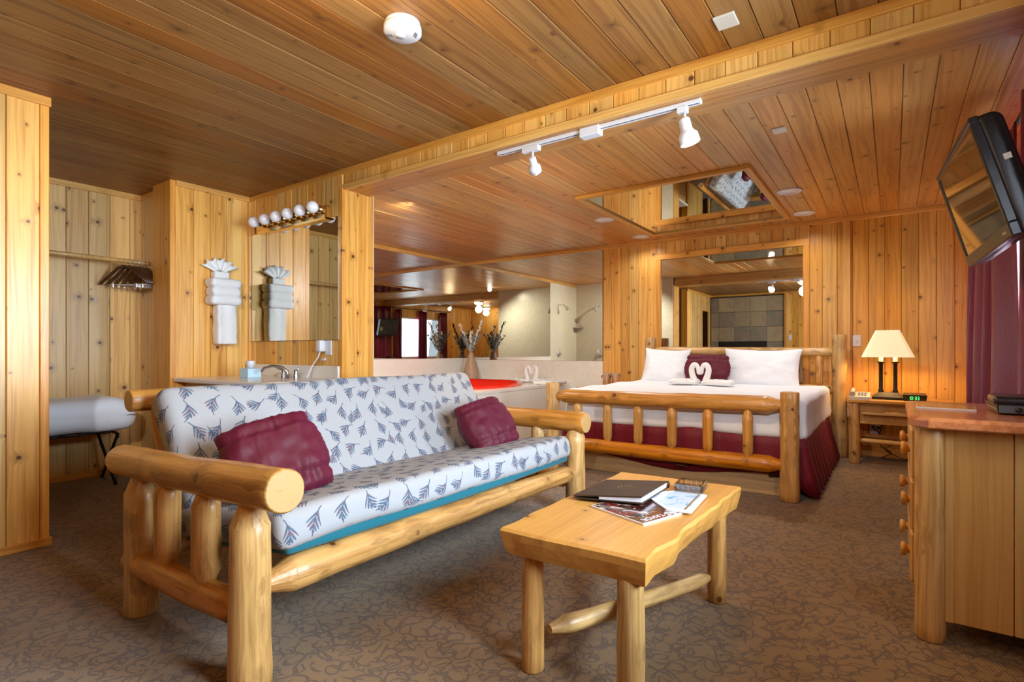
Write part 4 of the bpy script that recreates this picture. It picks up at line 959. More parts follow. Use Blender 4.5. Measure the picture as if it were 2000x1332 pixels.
# shower fittings (seen in the mirrors)
for (p, d, lb) in (((XJ, 3.60, 0.99), (1, 0), 'on the tiled side wall'), ((-4.91, 2.87, 0.99), (0, 1), 'on the tiled wall behind the vanity')):
    t = thing('shower_set', 'chrome shower fittings %s, reflected in the tub mirror' % lb, 'shower', p)
    D = V((d[0], d[1], 0)); R = D.to_track_quat('Z', 'Y').to_matrix()
    mb = MB(); mb.lathe([(0.001, 0.012), (0.075, 0.010), (0.08, 0)], V(p), 24, R); mb.lathe([(0.025, 0.01), (0.028, 0.06), (0.001, 0.062)], V(p), 16, R); part('valve', mb, M['chrome'], t)
    h0 = V((p[0], p[1], 1.96)); mb = MB(); mb.tube([h0, h0+D*0.10, h0+D*0.16+V((0, 0, -0.04))], 0.011, 8)
    q = h0+D*0.16+V((0, 0, -0.04)); mb.tube([q, q+D*0.03+V((0, 0, -0.04)), q+D*0.05+V((0, 0, -0.06))], [0.014, 0.035, 0.038], 14); part('shower_head', mb, M['chrome'], t)
mb = MB(); mb.bbox((XJ+0.09, 2.95, 1.52), (0.18, 0.14, 0.015), 0.004); single('soap_shelf', mb, M['steel'], 'small steel corner shelf in the shower, seen in the tub mirror', 'shelf')

# ================================================================== VANITY
vn = thing('vanity', 'beige marble-topped vanity with pine cabinet along the mirror wall', 'vanity', (-4.05, 2.25, 0))
mb = MB(); mb.box((-4.05, 2.28, 0.40), (1.26, 0.52, 0.80)); part('cabinet', mb, M['dside'], vn)
for k in range(3):
    mb = MB(); mb.bbox((-4.47+0.42*k, 2.012, 0.43), (0.38, 0.02, 0.62), 0.004); dd = part('door', mb, M['wall'], vn)
    mb = MB(); mb.ball((-4.33+0.42*k, 1.99, 0.62), 0.015, 10, 8); part('knob', mb, M['brass'], dd)
mb = MB(); mb.bbox((-4.045, 2.245, 0.82), (1.30, 0.62, 0.035), 0.008); part('countertop', mb, M['marble'], vn)
mb = MB(); mb.bbox((-4.045, 2.540, 0.885), (1.30, 0.02, 0.10), 0.004); part('backsplash', mb, M['marble'], vn)
fc = thing('faucet', 'brushed steel two-handle faucet on the vanity', 'faucet', (-3.90, 2.40, 0.838))
mb = MB(); x, y, z = -3.88, 2.42, 0.838
pts = [(x, y, z), (x, y, z+0.05), (x-0.03, y-0.03, z+0.085), (x-0.08, y-0.08, z+0.095), (x-0.12, y-0.12, z+0.078), (x-0.135, y-0.135, z+0.05)]
mb.tube(pts, [0.016, 0.014, 0.012, 0.011, 0.010, 0.010], 12); part('spout', mb, M['steel'], fc)
for dx in (-0.085, 0.085):
    mb = MB(); mb.lathe([(0.022, 0), (0.020, 0.02), (0.014, 0.05), (0.016, 0.062), (0.001, 0.065)], (x+dx, y+0.02, z), 16); mb.tube([(x+dx, y+0.02, z+0.058), (x+dx*1.7, y+0.0, z+0.072)], [0.007, 0.006], 8); part('handle', mb, M['steel'], fc)
mb = MB(); mb.bbox((-4.20, 2.30, 0.874), (0.125, 0.11, 0.072), 0.003); tx = single('tissue_box', mb, M['box'], 'pale blue tissue box on the vanity beside the faucet', 'tissue box')
mb = MB(); mb.lathe([(0.001, 0), (0.026, 0), (0.034, 0.055), (0.030, 0.060), (0.001, 0.060)], (-4.20, 2.30, 0.911), 20); single('plastic_cup', mb, M['plastic'], 'upturned white plastic cup on top of the pale blue tissue box', 'cup')
lb = thing('vanity_light', 'polished brass light bar with globe bulbs above the vanity mirror', 'light', (-4.0, YV, 2.1))
mb = MB(); mb.bbox((-3.99, 2.528, 2.105), (0.98, 0.062, 0.105), 0.012); part('bar', mb, M['brass'], lb)
for k in range(6):
    x = -4.345+0.162*k
    mb = MB(); mb.tube([(x, 2.50, 2.118), (x, 2.452, 2.118)], [0.032, 0.028], 16); so = part('socket', mb, M['brass'], lb)
    mb = MB(); mb.ball((x, 2.408, 2.122), 0.045, 20, 14); part('bulb', mb, M['bulboff'], lb)
ol = thing('wall_outlet', 'white outlet plate under the right end of the vanity mirror', 'outlet', (-3.55, YV, 1.07))
mb = MB(); mb.bbox((-3.545, YV-0.004, 1.075), (0.075, 0.010, 0.115), 0.003); part('plate', mb, M['plastic'], ol)
pg = thing('plug_adapter', 'white hair dryer plug with coiled cord in the outlet under the vanity mirror', 'plug', (-3.62, YV-0.03, 1.08))
mb = MB(); mb.rbox((-3.60, YV-0.035, 1.088), (0.062, 0.055, 0.09), 0.014, 3, grid=(2, 2, 2)); part('plug_body', mb, M['plastic'], pg)
mb = MB(); mb.tube([(-3.60, YV-0.04, 1.045), (-3.61, YV-0.05, 1.0), (-3.64, YV-0.06, 0.965), (-3.66, YV-0.07, 0.93), (-3.66, YV-0.10, 0.87), (-3.655, YV-0.12, 0.842)], 0.005, 6); mb.rbox((-3.57, YV-0.03, 0.985), (0.05, 0.012, 0.02), 0.005, 2, grid=(1, 1, 1)); part('cord', mb, M['plastic'], pg)

# towel display on the partition
td = thing('towel_holder', 'column of folded white towels hung in a rack on the pine partition', 'towels', (XV, 2.30, 1.1))
def folded(cy_, cz, wy, hz, dep=0.13, sd=0):
    mb = MB(); mb.rbox((XV+dep/2+0.004, cy_, cz), (dep, wy, hz), hz*0.42, 4, grid=(5, 8, 3), fn=lambda p: p+V((0, 0.004*noise.noise(p*25+V((sd, 0, 0))), 0.004*noise.noise(p*30+V((0, sd, 0)))))); return mb
for k, (z, wy) in enumerate(((1.618, 0.250), (1.545, 0.240), (1.474, 0.252))):
    part('rolled_towel', folded(2.295, z, wy, 0.078, 0.155, k), M['towel'], td)
mb = MB(); mb.rbox((XV+0.062, 2.315, 1.285), (0.11, 0.165, 0.36), 0.02, 3, grid=(3, 8, 14), fn=lambda p: p+V((0.004*math.sin(p.y*60)+0.006*noise.noise(p*18), 0.006*noise.noise(p*14), 0.006*noise.noise(V((p.y*40, 0, 0))) if p.z < -0.1 else 0))); part('hanging_towel', mb, M['towel'], td)
mb = MB(); mb.rbox((XV+0.045, 2.285, 1.69), (0.08, 0.125, 0.06), 0.014, 3, grid=(2, 3, 3)); part('wrapped_band', mb, M['towel'], td)
mb = MB(); vs = []; fs = []
for side in (0, 1):
    for i in range(29):
        a = PI*(0.16+0.68*i/28); rr = 0.128+0.012*math.cos(i*1.1)
        for j in range(5):
            t = j/4; q = 0.03+(rr-0.03)*t; pl = 0.022*math.sin(i*1.1)*t
            vs.append((XV+0.03+side*0.03+pl, 2.282+q*1.25*math.cos(a), 1.70+q*math.sin(a)))
for side in (0, 1):
    o = side*145
    for i in range(28):
        for j in range(4): f = (o+i*5+j, o+(i+1)*5+j, o+(i+1)*5+j+1, o+i*5+j+1); fs.append(f if side else f[::-1])
for i in range(28): fs.append((i*5+4, (i+1)*5+4, 145+(i+1)*5+4, 145+i*5+4)); fs.append((i*5, 145+i*5, 145+(i+1)*5, (i+1)*5))
for i in (0, 28):
    for j in range(4): fs.append((i*5+j, i*5+j+1, 145+i*5+j+1, 145+i*5+j))
mb.add(vs, fs, 0, True); part('fan_towel', mb, M['towel'], td, label='washcloth pleated into a fan')
mb = MB()
for z in (1.655, 1.588, 1.518, 1.447): mb.tube([(XV, 2.245, z), (XV+0.09, 2.245, z), (XV+0.09, 2.35, z), (XV, 2.35, z)], 0.004, 6)
part('rack', mb, M['blackm'], td)

# ================================================================== CLOSET
cr_ = thing('closet_rod', 'pale wooden closet rod across the open closet', 'closet rod', (-5.2, 1.45, 1.8))
mb = MB(); mb.tube([(-5.2, 0.90, 1.795), (-5.2, 1.99, 1.795)], 0.018, 14); part('rod', mb, M['wallpale'], cr_)
mb = MB(); mb.bbox((-5.21, 1.975, 1.78), (0.42, 0.022, 0.085), 0.003); part('cleat', mb, M['wallpale'], cr_)
hgs = ['darkest wooden clothes hanger at the left of the bunch on the closet rod', 'black clothes hanger second from the left of the bunch', 'black clothes hanger with clips, third in the bunch', 'brown clothes hanger with clips, fourth in the bunch',
       'brown clothes hanger fifth in the bunch on the closet rod', 'brown clothes hanger nearest the partition']
M['hanger'] = plain('dark_hanger_wood', (0.055, 0.022, 0.010), 0.3, var=0.3)
for k, (y, a) in enumerate(((1.775, 0.58), (1.808, 0.45), (1.840, 0.33), (1.872, 0.21), (1.904, 0.10), (1.936, 0.0))):
    h = thing('clothes_hanger', hgs[k], 'hanger', (-5.2, y, 1.8), 0, 'clothes hangers on the closet rod'); R = Matrix.Rotation(a, 3, 'Z'); c = V((-5.2, y, 0))
    mb = MB(); mb.tube([c+R @ V((0.018*math.sin(t), 0, 1.795+0.018+0.006*0+0.0*t + 0.021*math.cos(t)-0.018)) for t in [PI*1.35, PI*1.7, 0, 0.4, 0.8, 1.3, 1.8]]+[c+R @ V((0.0, 0, 1.752))], 0.0022, 6); part('hook', mb, M['chrome'], h)
    mb = MB()
    for s_ in (-1, 1): mb.tube([c+R @ V((0, 0, 1.752)), c+R @ V((s_*0.05, 0, 1.738)), c+R @ V((s_*0.13, 0, 1.670)), c+R @ V((s_*0.205, 0, 1.605))], [0.011, 0.013, 0.013, 0.010], 8)
    part('shoulder_bar', mb, M['hanger'], h)
    mb = MB(); mb.tube([c+R @ V((-0.19, 0, 1.600)), c+R @ V((0.19, 0, 1.600))], 0.003, 6)
    for s_ in (-1, 1): mb.bbox(c+R @ V((s_*0.10, 0, 1.592)), (0.02, 0.012, 0.035), 0.003, R=R)
    part('clip_bar', mb, M['chrome'], h)
lr = thing('luggage_rack', 'black folding luggage rack in the closet', 'luggage rack', (-5.05, 1.35, 0))
def tubep(name, pts, r=0.011): mb = MB(); mb.tube(pts, r, 10); part(name, mb, M['blackm'], lr)
tubep('top_rail', [(-4.95, 0.95, 0.425), (-4.95, 1.60, 0.425), (-4.96, 1.64, 0.41), (-4.98, 1.655, 0.37)])
tubep('top_rail', [(-5.33, 0.95, 0.425), (-5.33, 1.60, 0.425)])
tubep('leg', [(-4.96, 1.650, 0.40), (-5.16, 1.66, 0.21), (-5.36, 1.67, 0.0)])
tubep('leg', [(-5.33, 1.62, 0.42), (-5.15, 1.63, 0.21), (-4.97, 1.64, 0.0)])
tubep('leg', [(-4.95, 1.00, 0.42), (-5.34, 1.00, 0.0)]); tubep('leg', [(-5.33, 1.03, 0.42), (-4.97, 1.03, 0.0)])
for y in (1.08, 1.25, 1.42, 1.57):
    mb = MB(); mb.bbox((-5.14, y, 0.428), (0.40, 0.05, 0.006), 0.001); mb.bbox((-4.946, y, 0.427), (0.03, 0.05, 0.03), 0.006); part('strap', mb, M['black'], lr)
mb = MB(); mb.rbox((-5.10, 1.36, 0.560), (0.52, 0.80, 0.255), 0.10, 6, grid=(10, 14, 4), fn=lambda p: p+V((0, 0, -0.035*(p.y > 0.25)*(p.y-0.25)/0.15*(1 if p.z > 0 else 0)+0.014*noise.noise(p*5)))+V((0.01*noise.noise(p*9), 0, 0)))
single('spare_bedding', mb, M['bedding'], 'plump bluish white spare bedding folded on the luggage rack', 'bedding')

# ================================================================== CEILING FITTINGS
sa = thing('smoke_alarm', 'round white smoke alarm on the main ceiling', 'smoke alarm', (-1.67, 1.565, H))
mb = MB(); mb.lathe([(0.001, 0), (0.072, 0), (0.074, -0.012), (0.070, -0.016), (0.078, -0.018), (0.078, -0.042), (0.070, -0.048), (0.001, -0.048)], (-1.67, 1.565, H), 40); part('body', mb, M['plastic'], sa)
mb = MB(); mb.lathe([(0.022, -0.048), (0.021, -0.051), (0.001, -0.051)], (-1.685, 1.565, H), 24); part('test_button', mb, M['plastic'], sa)
for (x, y, sx, sy) in ((-1.64, 1.605, 0.007, -0.004), (-1.712, 1.545, -0.006, -0.004)):
    for k in range(4): mb = MB(); mb.box((x+sx*k, y+sy*k, H-0.0482), (0.0025, 0.022, 0.001), rz=0.3); part('vent_slot', mb, M['black'], sa)
def plate(x, y, s, label):
    mb = MB(); mb.bbox((x, y, H-0.004), (s, s*1.2, 0.010), 0.003); single('blank_plate', mb, M['almond'], label, 'cover plate')
plate(-0.565, 2.325, 0.085, 'square off-white cover plate on the main ceiling near the beam'); plate(-0.577, 3.67, 0.075, 'small almond cover plate on the alcove ceiling near the track spotlight')
dls = ['white round ceiling downlight on the tub side of the ceiling mirror, nearer the beam', 'white round ceiling downlight on the tub side of the ceiling mirror, nearest the back wall',
       'white round ceiling downlight between the ceiling mirror and the television, nearer the beam', 'white round ceiling downlight right of the ceiling mirror, nearest the back wall']
for (x, y), l_ in zip(((-2.46, 5.14), (-2.475, 6.17), (-0.727, 5.135), (-0.727, 6.04)), dls):
    t = thing('downlight', l_, 'downlight', (x, y, H), 0, 'round downlights around the ceiling mirror')
    mb = MB(); mb.lathe([(0.10, 0), (0.102, -0.006), (0.092, -0.010), (0.078, -0.008), (0.074, -0.002)], (x, y, H), 32); part('trim_ring', mb, M['plastic'], t)
    mb = MB(); mb.lathe([(0.076, -0.004), (0.05, -0.012), (0.001, -0.015)], (x, y, H), 28); part('lens', mb, M['bulboff'], t)
dl = thing('dome_light', 'lit glass dome light on the main ceiling, seen glowing in the headboard mirror', 'ceiling light', (-1.40, 1.13, H))
mb = MB(); mb.lathe([(0.13, 0), (0.14, -0.02), (0.12, -0.03)], (-1.40, 1.13, H), 32); part('base_ring', mb, M['brass'], dl)
mb = MB(); mb.lathe([(0.12, -0.03), (0.115, -0.06), (0.08, -0.09), (0.03, -0.105), (0.001, -0.107)], (-1.40, 1.13, H), 32); part('glass_dome', mb, M['dome'], dl)
tk = thing('track_light', 'white track light with two spot heads under the wooden beam', 'track light', (-1.36, 2.64, 2.27))
mb = MB(); mb.bbox((-1.365, 2.64, 2.257), (1.22, 0.036, 0.022), 0.003); part('track', mb, M['plastic'], tk)
mb = MB(); mb.box((-1.365, 2.634, 2.2457), (1.20, 0.006, 0.001)); part('slot', mb, M['black'], tk)
mb = MB(); mb.bbox((-1.345, 2.64, 2.243), (0.115, 0.06, 0.05), 0.004); part('feed_box', mb, M['plastic'], tk)
def head(px, adl, d, s, lit):
    mb = MB(); mb.bbox((px, 2.64, 2.236), (adl, 0.036, 0.034), 0.003); a = part('adapter', mb, M['plastic'], tk)
    x0 = V((px+0.01, 2.64, 2.22)); x1 = x0+V((0, 0, -0.05)); d = V(d).normalized(); R = d.to_track_quat('Z', 'Y').to_matrix()
    mb = MB(); mb.tube([x0, x1], 0.007, 8); mb.ball(x1, 0.013, 10, 8); part('neck', mb, M['plastic'], tk)
    c = x1 - d*0.02*s; mb = MB(); mb.lathe([(0.001, 0), (0.024*s, 0.0), (0.028*s, 0.008*s), (0.029*s, 0.055*s), (0.036*s, 0.070*s), (0.047*s, 0.082*s), (0.049*s, 0.125*s), (0.044*s, 0.126*s), (0.040*s, 0.09*s), (0.001, 0.085*s)], c, 28, R); hd = part('spot_head', mb, M['plastic'], tk)
    mb = MB(); mb.lathe([(0.036*s, 0.108*s), (0.020*s, 0.116*s), (0.001, 0.118*s)], c, 20, R); part('bulb', mb, M['bulblit'], hd)
head(-1.735, 0.115, (-0.30, 0.9, -0.62), 0.78, True); head(-0.845, 0.05, (0.22, 0.15, -1), 1.0, True)

# ================================================================== TV
Rt = Matrix.Rotation(0.077, 4, 'Z') @ Matrix.Rotation(-0.266, 4, 'Y') @ Matrix.Rotation(-0.02, 4, 'X')
TM = Matrix.Translation(V((0.259, 2.933, 1.674))) @ Rt
tv = thing('television', 'black flat television tilted down on a wall bracket near the burgundy curtains', 'television', (0.26, 2.93, 1.67))
def tvp(name, mb, mat, parent=None, label=None): return part(name, mb, M[mat], parent or tv, local=TM, label=label)
mb = MB(); w2, h2 = 0.37, 0.23
for (a, b, c, d) in ((-w2, w2, h2-0.022, h2), (-w2, w2, -h2, -h2+0.05), (-w2, -w2+0.024, -h2+0.05, h2-0.022), (w2-0.024, w2, -h2+0.05, h2-0.022)):
    mb.bbox((0.010, (a+b)/2, (c+d)/2), (0.03, b-a, d-c), 0.004)
tvp('bezel', mb, 'black')
mb = MB(); mb.box((0.006, 0, 0.014), (0.012, 2*w2-0.046, 2*h2-0.070)); tvp('screen', mb, 'screen')
mb = MB(); mb.rbox((0.058, 0, 0.0), (0.080, 2*w2-0.004, 2*h2-0.004), 0.016, 5, grid=(4, 6, 6), fn=lambda p: V((p.x, p.y*(1-0.06*max(0, p.x/0.04)**2), p.z*(1-0.10*max(0, p.x/0.04)**2)))); tvp('back_housing', mb, 'black')
mb = MB(); mb.bbox((0.105, 0, 0), (0.03, 0.26, 0.20), 0.01); tvp('rear_bulge', mb, 'black')
mb = MB(); mb.box((0.06, -w2-0.0005+0.004, 0.05), (0.022, 0.006, 0.022)); tvp('sticker', mb, 'almond', label='small pale label on the side')
mb = MB(); mb.box((-0.0058, -0.30, -0.205), (0.001, 0.05, 0.008)); tvp('badge', mb, 'steel')
mb = MB(); mb.tube([TM @ V((0.11, 0, -0.02)), V((0.48, 2.95, 1.62)), V((0.60, 3.0, 1.62))], 0.018, 10); mb.bbox((0.608, 3.0, 1.62), (0.02, 0.12, 0.30), 0.004); part('wall_bracket', mb, M['blackm'], tv)
mb = MB(); mb.tube([TM @ V((0.10, -0.20, -0.20)), (0.44, 2.75, 1.36), (0.425, 2.78, 1.22), (0.43, 2.74, 1.13), (0.47, 2.66, 1.09), (0.55, 2.60, 1.12), (0.61, 2.60, 1.2)], 0.006, 8); part('cable', mb, M['black'], tv)
# ================================================================== CURTAINS
def curtain(name, label, y0, y1, x, z0, z1, waves, amp, sd, flare=0.0):
    mb = MB(); n = int(waves*14); m = 14; vs = []
    for j in range(m+1):
        t = j/m; z = z1+(z0-z1)*t
        for i in range(n+1):
            u = i/n; ph = u*waves*2*PI
            yy = y0+(y1-y0)*u; yy = (y0+y1)/2+(yy-(y0+y1)/2)*(0.9+0.1*t+flare*t)
            xx = x+amp*(0.6+0.4*t)*math.sin(ph+0.5*math.sin(ph*0.5+sd)+0.3*t) + 0.012*noise.noise(V((u*9+sd, t*2, 0)))
            vs.append((xx, yy+0.010*math.sin(ph*2+sd)*t, z))
    fs = [(j*(n+1)+i, j*(n+1)+i+1, (j+1)*(n+1)+i+1, (j+1)*(n+1)+i) for j in range(m) for i in range(n)]
    mb.add(vs, fs, 0, True); o = single(name, mb, M['curtain'], label, 'curtain'); s_ = o.modifiers.new('thick', 'SOLIDIFY'); s_.thickness = 0.003; return o
curtain('curtain', 'plum satin curtain beside the nightstand lamp', 3.70, 5.35, 0.495, 0.10, 2.24, 4, 0.060, 1)
curtain('curtain', 'dark red curtain partly hidden by the television', 2.60, 3.52, 0.515, 0.10, 2.26, 3, 0.045, 4)
curtain('curtain', 'plum curtain between the two bright window panes reflected in the corner mirror', 1.18, 1.56, 0.53, 0.10, 2.22, 4, 0.035, 7)
curtain('curtain', 'plum curtain next to the television in the reflection of the corner mirror', 2.20, 2.48, 0.53, 0.10, 2.22, 3, 0.030, 9)
curtain('curtain', 'plum curtain farthest from the television in the reflection of the corner mirror', 0.30, 0.66, 0.53, 0.10, 2.22, 4, 0.030, 12)
for (y0, y1, l_) in ((2.55, 5.55, 'black curtain rod over the alcove window'), (0.2, 2.5, 'black curtain rod over the window beside the camera')):
    t = thing('curtain_rod', l_, 'curtain rod', (0.52, y0, 2.24)); mb = MB(); mb.tube([(0.53, y0, 2.25), (0.53, y1, 2.25)], 0.010, 10); part('rod', mb, M['blackm'], t)
    mb = MB()
    for y in (y0+0.04, y1-0.04): mb.tube([(0.53, y, 2.25), (0.61, y, 2.25)], 0.006, 8); mb.ball((0.53, y0 if y < (y0+y1)/2 else y1, 2.25), 0.02, 12, 8)
    part('bracket', mb, M['blackm'], t)

# ================================================================== NIGHTSTAND
def nightstand(ox, label):
    t = thing('nightstand', label, 'nightstand', (ox+0.04, 6.12, 0))
    mb = MB(); mb.bbox((0, 0, 0), (0.48, 0.032, 0.80), 0.006); part('tabletop', mb, M['slab'], t, local=Matrix.Translation(V((ox+0.045, 6.13, 0.584))) @ Matrix(((0, 0, 1), (1, 0, 0), (0, 1, 0))).to_4x4())
    for x in (-0.300, 0.385):
        for y in (5.955, 6.32): log('leg', (ox+x, y, 0), (ox+x, y, 0.57), 0.046, 0.043, 'flat', 'flat', t, 'logpale')
    mb = MB(); mb.box((ox+0.045, 6.14, 0.475), (0.60, 0.32, 0.17)); mb.bbox((ox+0.045, 5.965, 0.386), (0.60, 0.022, 0.024), 0.003); mb.bbox((ox+0.045, 5.965, 0.558), (0.60, 0.022, 0.02), 0.003); part('case', mb, M['dside'], t)
    mb = MB(); mb.bbox((0, 0, 0), (0.13, 0.02, 0.56), 0.004)
    d = part('drawer', mb, M['dside'], t, local=Matrix.Translation(V((ox+0.045, 5.958, 0.474))) @ Matrix(((0, 0, 1), (1, 0, 0), (0, 1, 0))).to_4x4())
    mb = MB(); mb.tube([(ox-0.06, 5.935, 0.488), (ox+0.12, 5.935, 0.488)], [0.014, 0.014], 10); part('handle', mb, M['log'], d)
    log('stretcher', (ox-0.27, 5.97, 0.215), (ox+0.36, 5.97, 0.205), 0.024, 0.024, 'tenon', 'tenon', t, 'log')
    log('stretcher', (ox-0.27, 6.32, 0.215), (ox+0.36, 6.32, 0.205), 0.024, 0.024, 'tenon', 'tenon', t, 'log')
    return t
nightstand(0, 'log nightstand with a drawer under the table lamp')
nightstand(-2.86, 'log nightstand mostly hidden behind the bed, carrying the steel ice buckets')
lm = thing('table_lamp', 'lit bedside lamp with cream shade and twin dark columns', 'lamp', (-0.045, 6.1, 0.60))
mb = MB(); mb.prism([(-0.165, 6.02), (0.085, 6.02), (0.085, 6.18), (-0.165, 6.18)], 0.601, 0.622)
mb.add([(-0.165, 6.02, 0.622), (0.085, 6.02, 0.622), (0.085, 6.18, 0.622), (-0.165, 6.18, 0.622), (-0.115, 6.06, 0.665), (0.035, 6.06, 0.665), (0.035, 6.14, 0.665), (-0.115, 6.14, 0.665)], [(4, 5, 6, 7), (0, 1, 5, 4), (1, 2, 6, 5), (2, 3, 7, 6), (3, 0, 4, 7)]); part('base', mb, M['blackm'], lm)
for x in (-0.096, 0.014):
    mb = MB(); mb.lathe([(0.022, 0.664), (0.022, 0.680), (0.016, 0.690), (0.0165, 0.92), (0.020, 0.925), (0.016, 0.932), (0.034, 0.945), (0.034, 0.950), (0.001, 0.950)], (x, 6.1, 0), 16); cl_ = part('column', mb, M['blackm'], lm)
    mb = MB(); mb.lathe([(0.017, 0.950), (0.017, 1.02), (0.001, 1.02)], (x, 6.1, 0), 14); part('socket', mb, M['almond'], cl_)
def shade_ring(wx, wy, z, c=0.03):
    x, y = wx/2, wy/2; return [(-0.045+a, 6.1+b, z) for a, b in ((-x+c, -y), (x-c, -y), (x, -y+c), (x, y-c), (x-c, y), (-x+c, y), (-x, y-c), (-x, -y+c))]
mb = MB(); r0 = shade_ring(0.405, 0.27, 0.990); r1 = shade_ring(0.185, 0.12, 1.240, 0.015); r2 = shade_ring(0.399, 0.264, 0.990); r3 = shade_ring(0.179, 0.114, 1.240, 0.015)
mb.add(r0+r1+r2+r3, [(i, (i+1) % 8, 8+(i+1) % 8, 8+i) for i in range(8)]+[(16+(i+1) % 8, 16+i, 24+i, 24+(i+1) % 8) for i in range(8)]+[(i, 16+i, 16+(i+1) % 8, (i+1) % 8) for i in range(8)]+[(8+i, 8+(i+1) % 8, 24+(i+1) % 8, 24+i) for i in range(8)])
part('shade', mb, M['shade'], lm)
ph = thing('telephone', 'almond desk telephone with coiled cord at the left of the nightstand', 'telephone', (-0.27, 5.95, 0.60))
mb = MB(); mb.add([(-0.335, 5.90, 0.601), (-0.175, 5.90, 0.601), (-0.175, 6.08, 0.601), (-0.335, 6.08, 0.601), (-0.335, 5.90, 0.625), (-0.175, 5.90, 0.625), (-0.175, 6.08, 0.660), (-0.335, 6.08, 0.660)], [(3,2,1,0),(4,5,6,7),(0,1,5,4),(1,2,6,5),(2,3,7,6),(3,0,4,7)]); part('base', mb, M['almond'], ph)
mb = MB(); mb.tube([(-0.312, 5.90, 0.650), (-0.312, 5.93, 0.662), (-0.312, 6.05, 0.682), (-0.312, 6.08, 0.672)], [0.024, 0.017, 0.017, 0.024], 10); part('handset', mb, M['almond'], ph)
mb = MB()
for i in range(3):
    for j in range(4): mb.box((-0.262+0.024*i, 5.95+0.028*j, 0.6375+0.0054*j), (0.016, 0.016, 0.008))
part('keypad', mb, M['steel'], ph)
mb = MB(); pts = []
for k in range(90): a = k*0.9; pts.append((-0.345+0.006*math.cos(a)-0.004*0, 5.90+0.006*math.sin(a), 0.63-0.0032*k if k < 60 else 0.438+0.0028*(k-60)))
mb.tube(pts, 0.0022, 5); part('coiled_cord', mb, M['almond'], ph)
ck = thing('alarm_clock', 'black alarm clock with green digits on the nightstand', 'clock', (0.16, 6.02, 0.60))
mb = MB(); mb.add([(0.075, 5.97, 0.601), (0.235, 5.97, 0.601), (0.235, 6.09, 0.601), (0.075, 6.09, 0.601), (0.068, 5.96, 0.655), (0.243, 5.96, 0.655), (0.235, 6.09, 0.668), (0.075, 6.09, 0.668)], [(3,2,1,0),(4,5,6,7),(0,1,5,4),(1,2,6,5),(2,3,7,6),(3,0,4,7)]); part('case', mb, M['black'], ck)
SEG = {'0': 'abcdef', '1': 'bc', '3': 'abcdg', '9': 'abcdfg', '8': 'abcdefg'}
def digit(mb, ch, x, z, h=0.026, w_=0.012, y=5.958):
    q = {'a': (0, h/2, 1), 'g': (0, 0, 1), 'd': (0, -h/2, 1), 'b': (w_/2, h/4, 0), 'c': (w_/2, -h/4, 0), 'f': (-w_/2, h/4, 0), 'e': (-w_/2, -h/4, 0)}
    for s_ in SEG[ch]: a, b, hz = q[s_]; mb.box((x+a, y+0.0035-(z+b-0.628)*0.185-0.0035, z+b), (w_*0.8 if hz else 0.0028, 0.002, 0.0028 if hz else h*0.42))
mb = MB(); digit(mb, '1', 0.115, 0.629); digit(mb, '0', 0.133, 0.629); digit(mb, '3', 0.160, 0.629); digit(mb, '3', 0.179, 0.629)
for dz in (-0.006, 0.006): mb.box((0.1465, 5.9575, 0.629+dz), (0.003, 0.002, 0.003))
part('digits', mb, M['led'], ck)
cordparent = [lm, ck]
sw = thing('light_switch', 'white light switch plate on the pine wall left of the bedside lamp', 'switch', (-0.30, YB, 1.15))
mb = MB(); mb.bbox((-0.301, YB-0.006, 1.150), (0.072, 0.010, 0.115), 0.003); part('plate', mb, M['plastic'], sw)
mb = MB(); mb.bbox((-0.301, YB-0.014, 1.150), (0.012, 0.012, 0.026), 0.002); part('toggle', mb, M['plastic'], sw)
po = thing('power_outlet', 'white power outlet with black plugs on the wall under the nightstand', 'outlet', (-0.15, YB, 0.27))
mb = MB(); mb.bbox((-0.150, YB-0.006, 0.27), (0.085, 0.010, 0.115), 0.003); part('plate', mb, M['plastic'], po)
mb = MB(); mb.bbox((-0.165, YB-0.026, 0.295), (0.028, 0.04, 0.028), 0.004); mb.bbox((-0.120, YB-0.026, 0.290), (0.028, 0.04, 0.028), 0.004); part('plugs', mb, M['black'], po)
for k, (l_, pts) in enumerate((('black lamp cord looping down behind the nightstand to the carpet', [(-0.165, 6.40, 0.29), (-0.11, 6.38, 0.24), (-0.05, 6.36, 0.19), (-0.10, 6.37, 0.12), (-0.02, 6.36, 0.06), (-0.09, 6.30, 0.012), (0.10, 6.28, 0.01)]),
        ('black clock cord crossing in front of the outlet under the nightstand', [(-0.12, 6.40, 0.285), (-0.08, 6.37, 0.33), (-0.12, 6.37, 0.20), (0.0, 6.36, 0.16), (-0.06, 6.34, 0.09), (0.05, 6.33, 0.03), (0.15, 6.32, 0.012)]))):
    P = [V(p) for p in pts]; sm = []
    for i in range(len(P)-1):
        a, b, c, d = P[max(i-1, 0)], P[i], P[i+1], P[min(i+2, len(P)-1)]
        for q in range(6): u = q/6; sm.append(0.5*((2*b)+(c-a)*u+(2*a-5*b+4*c-d)*u*u+(3*b-a-3*c+d)*u**3))
    sm.append(P[-1]); mb = MB(); mb.tube(sm, 0.004, 6); part('power_cord', mb, M['black'], cordparent[k], label=l_)
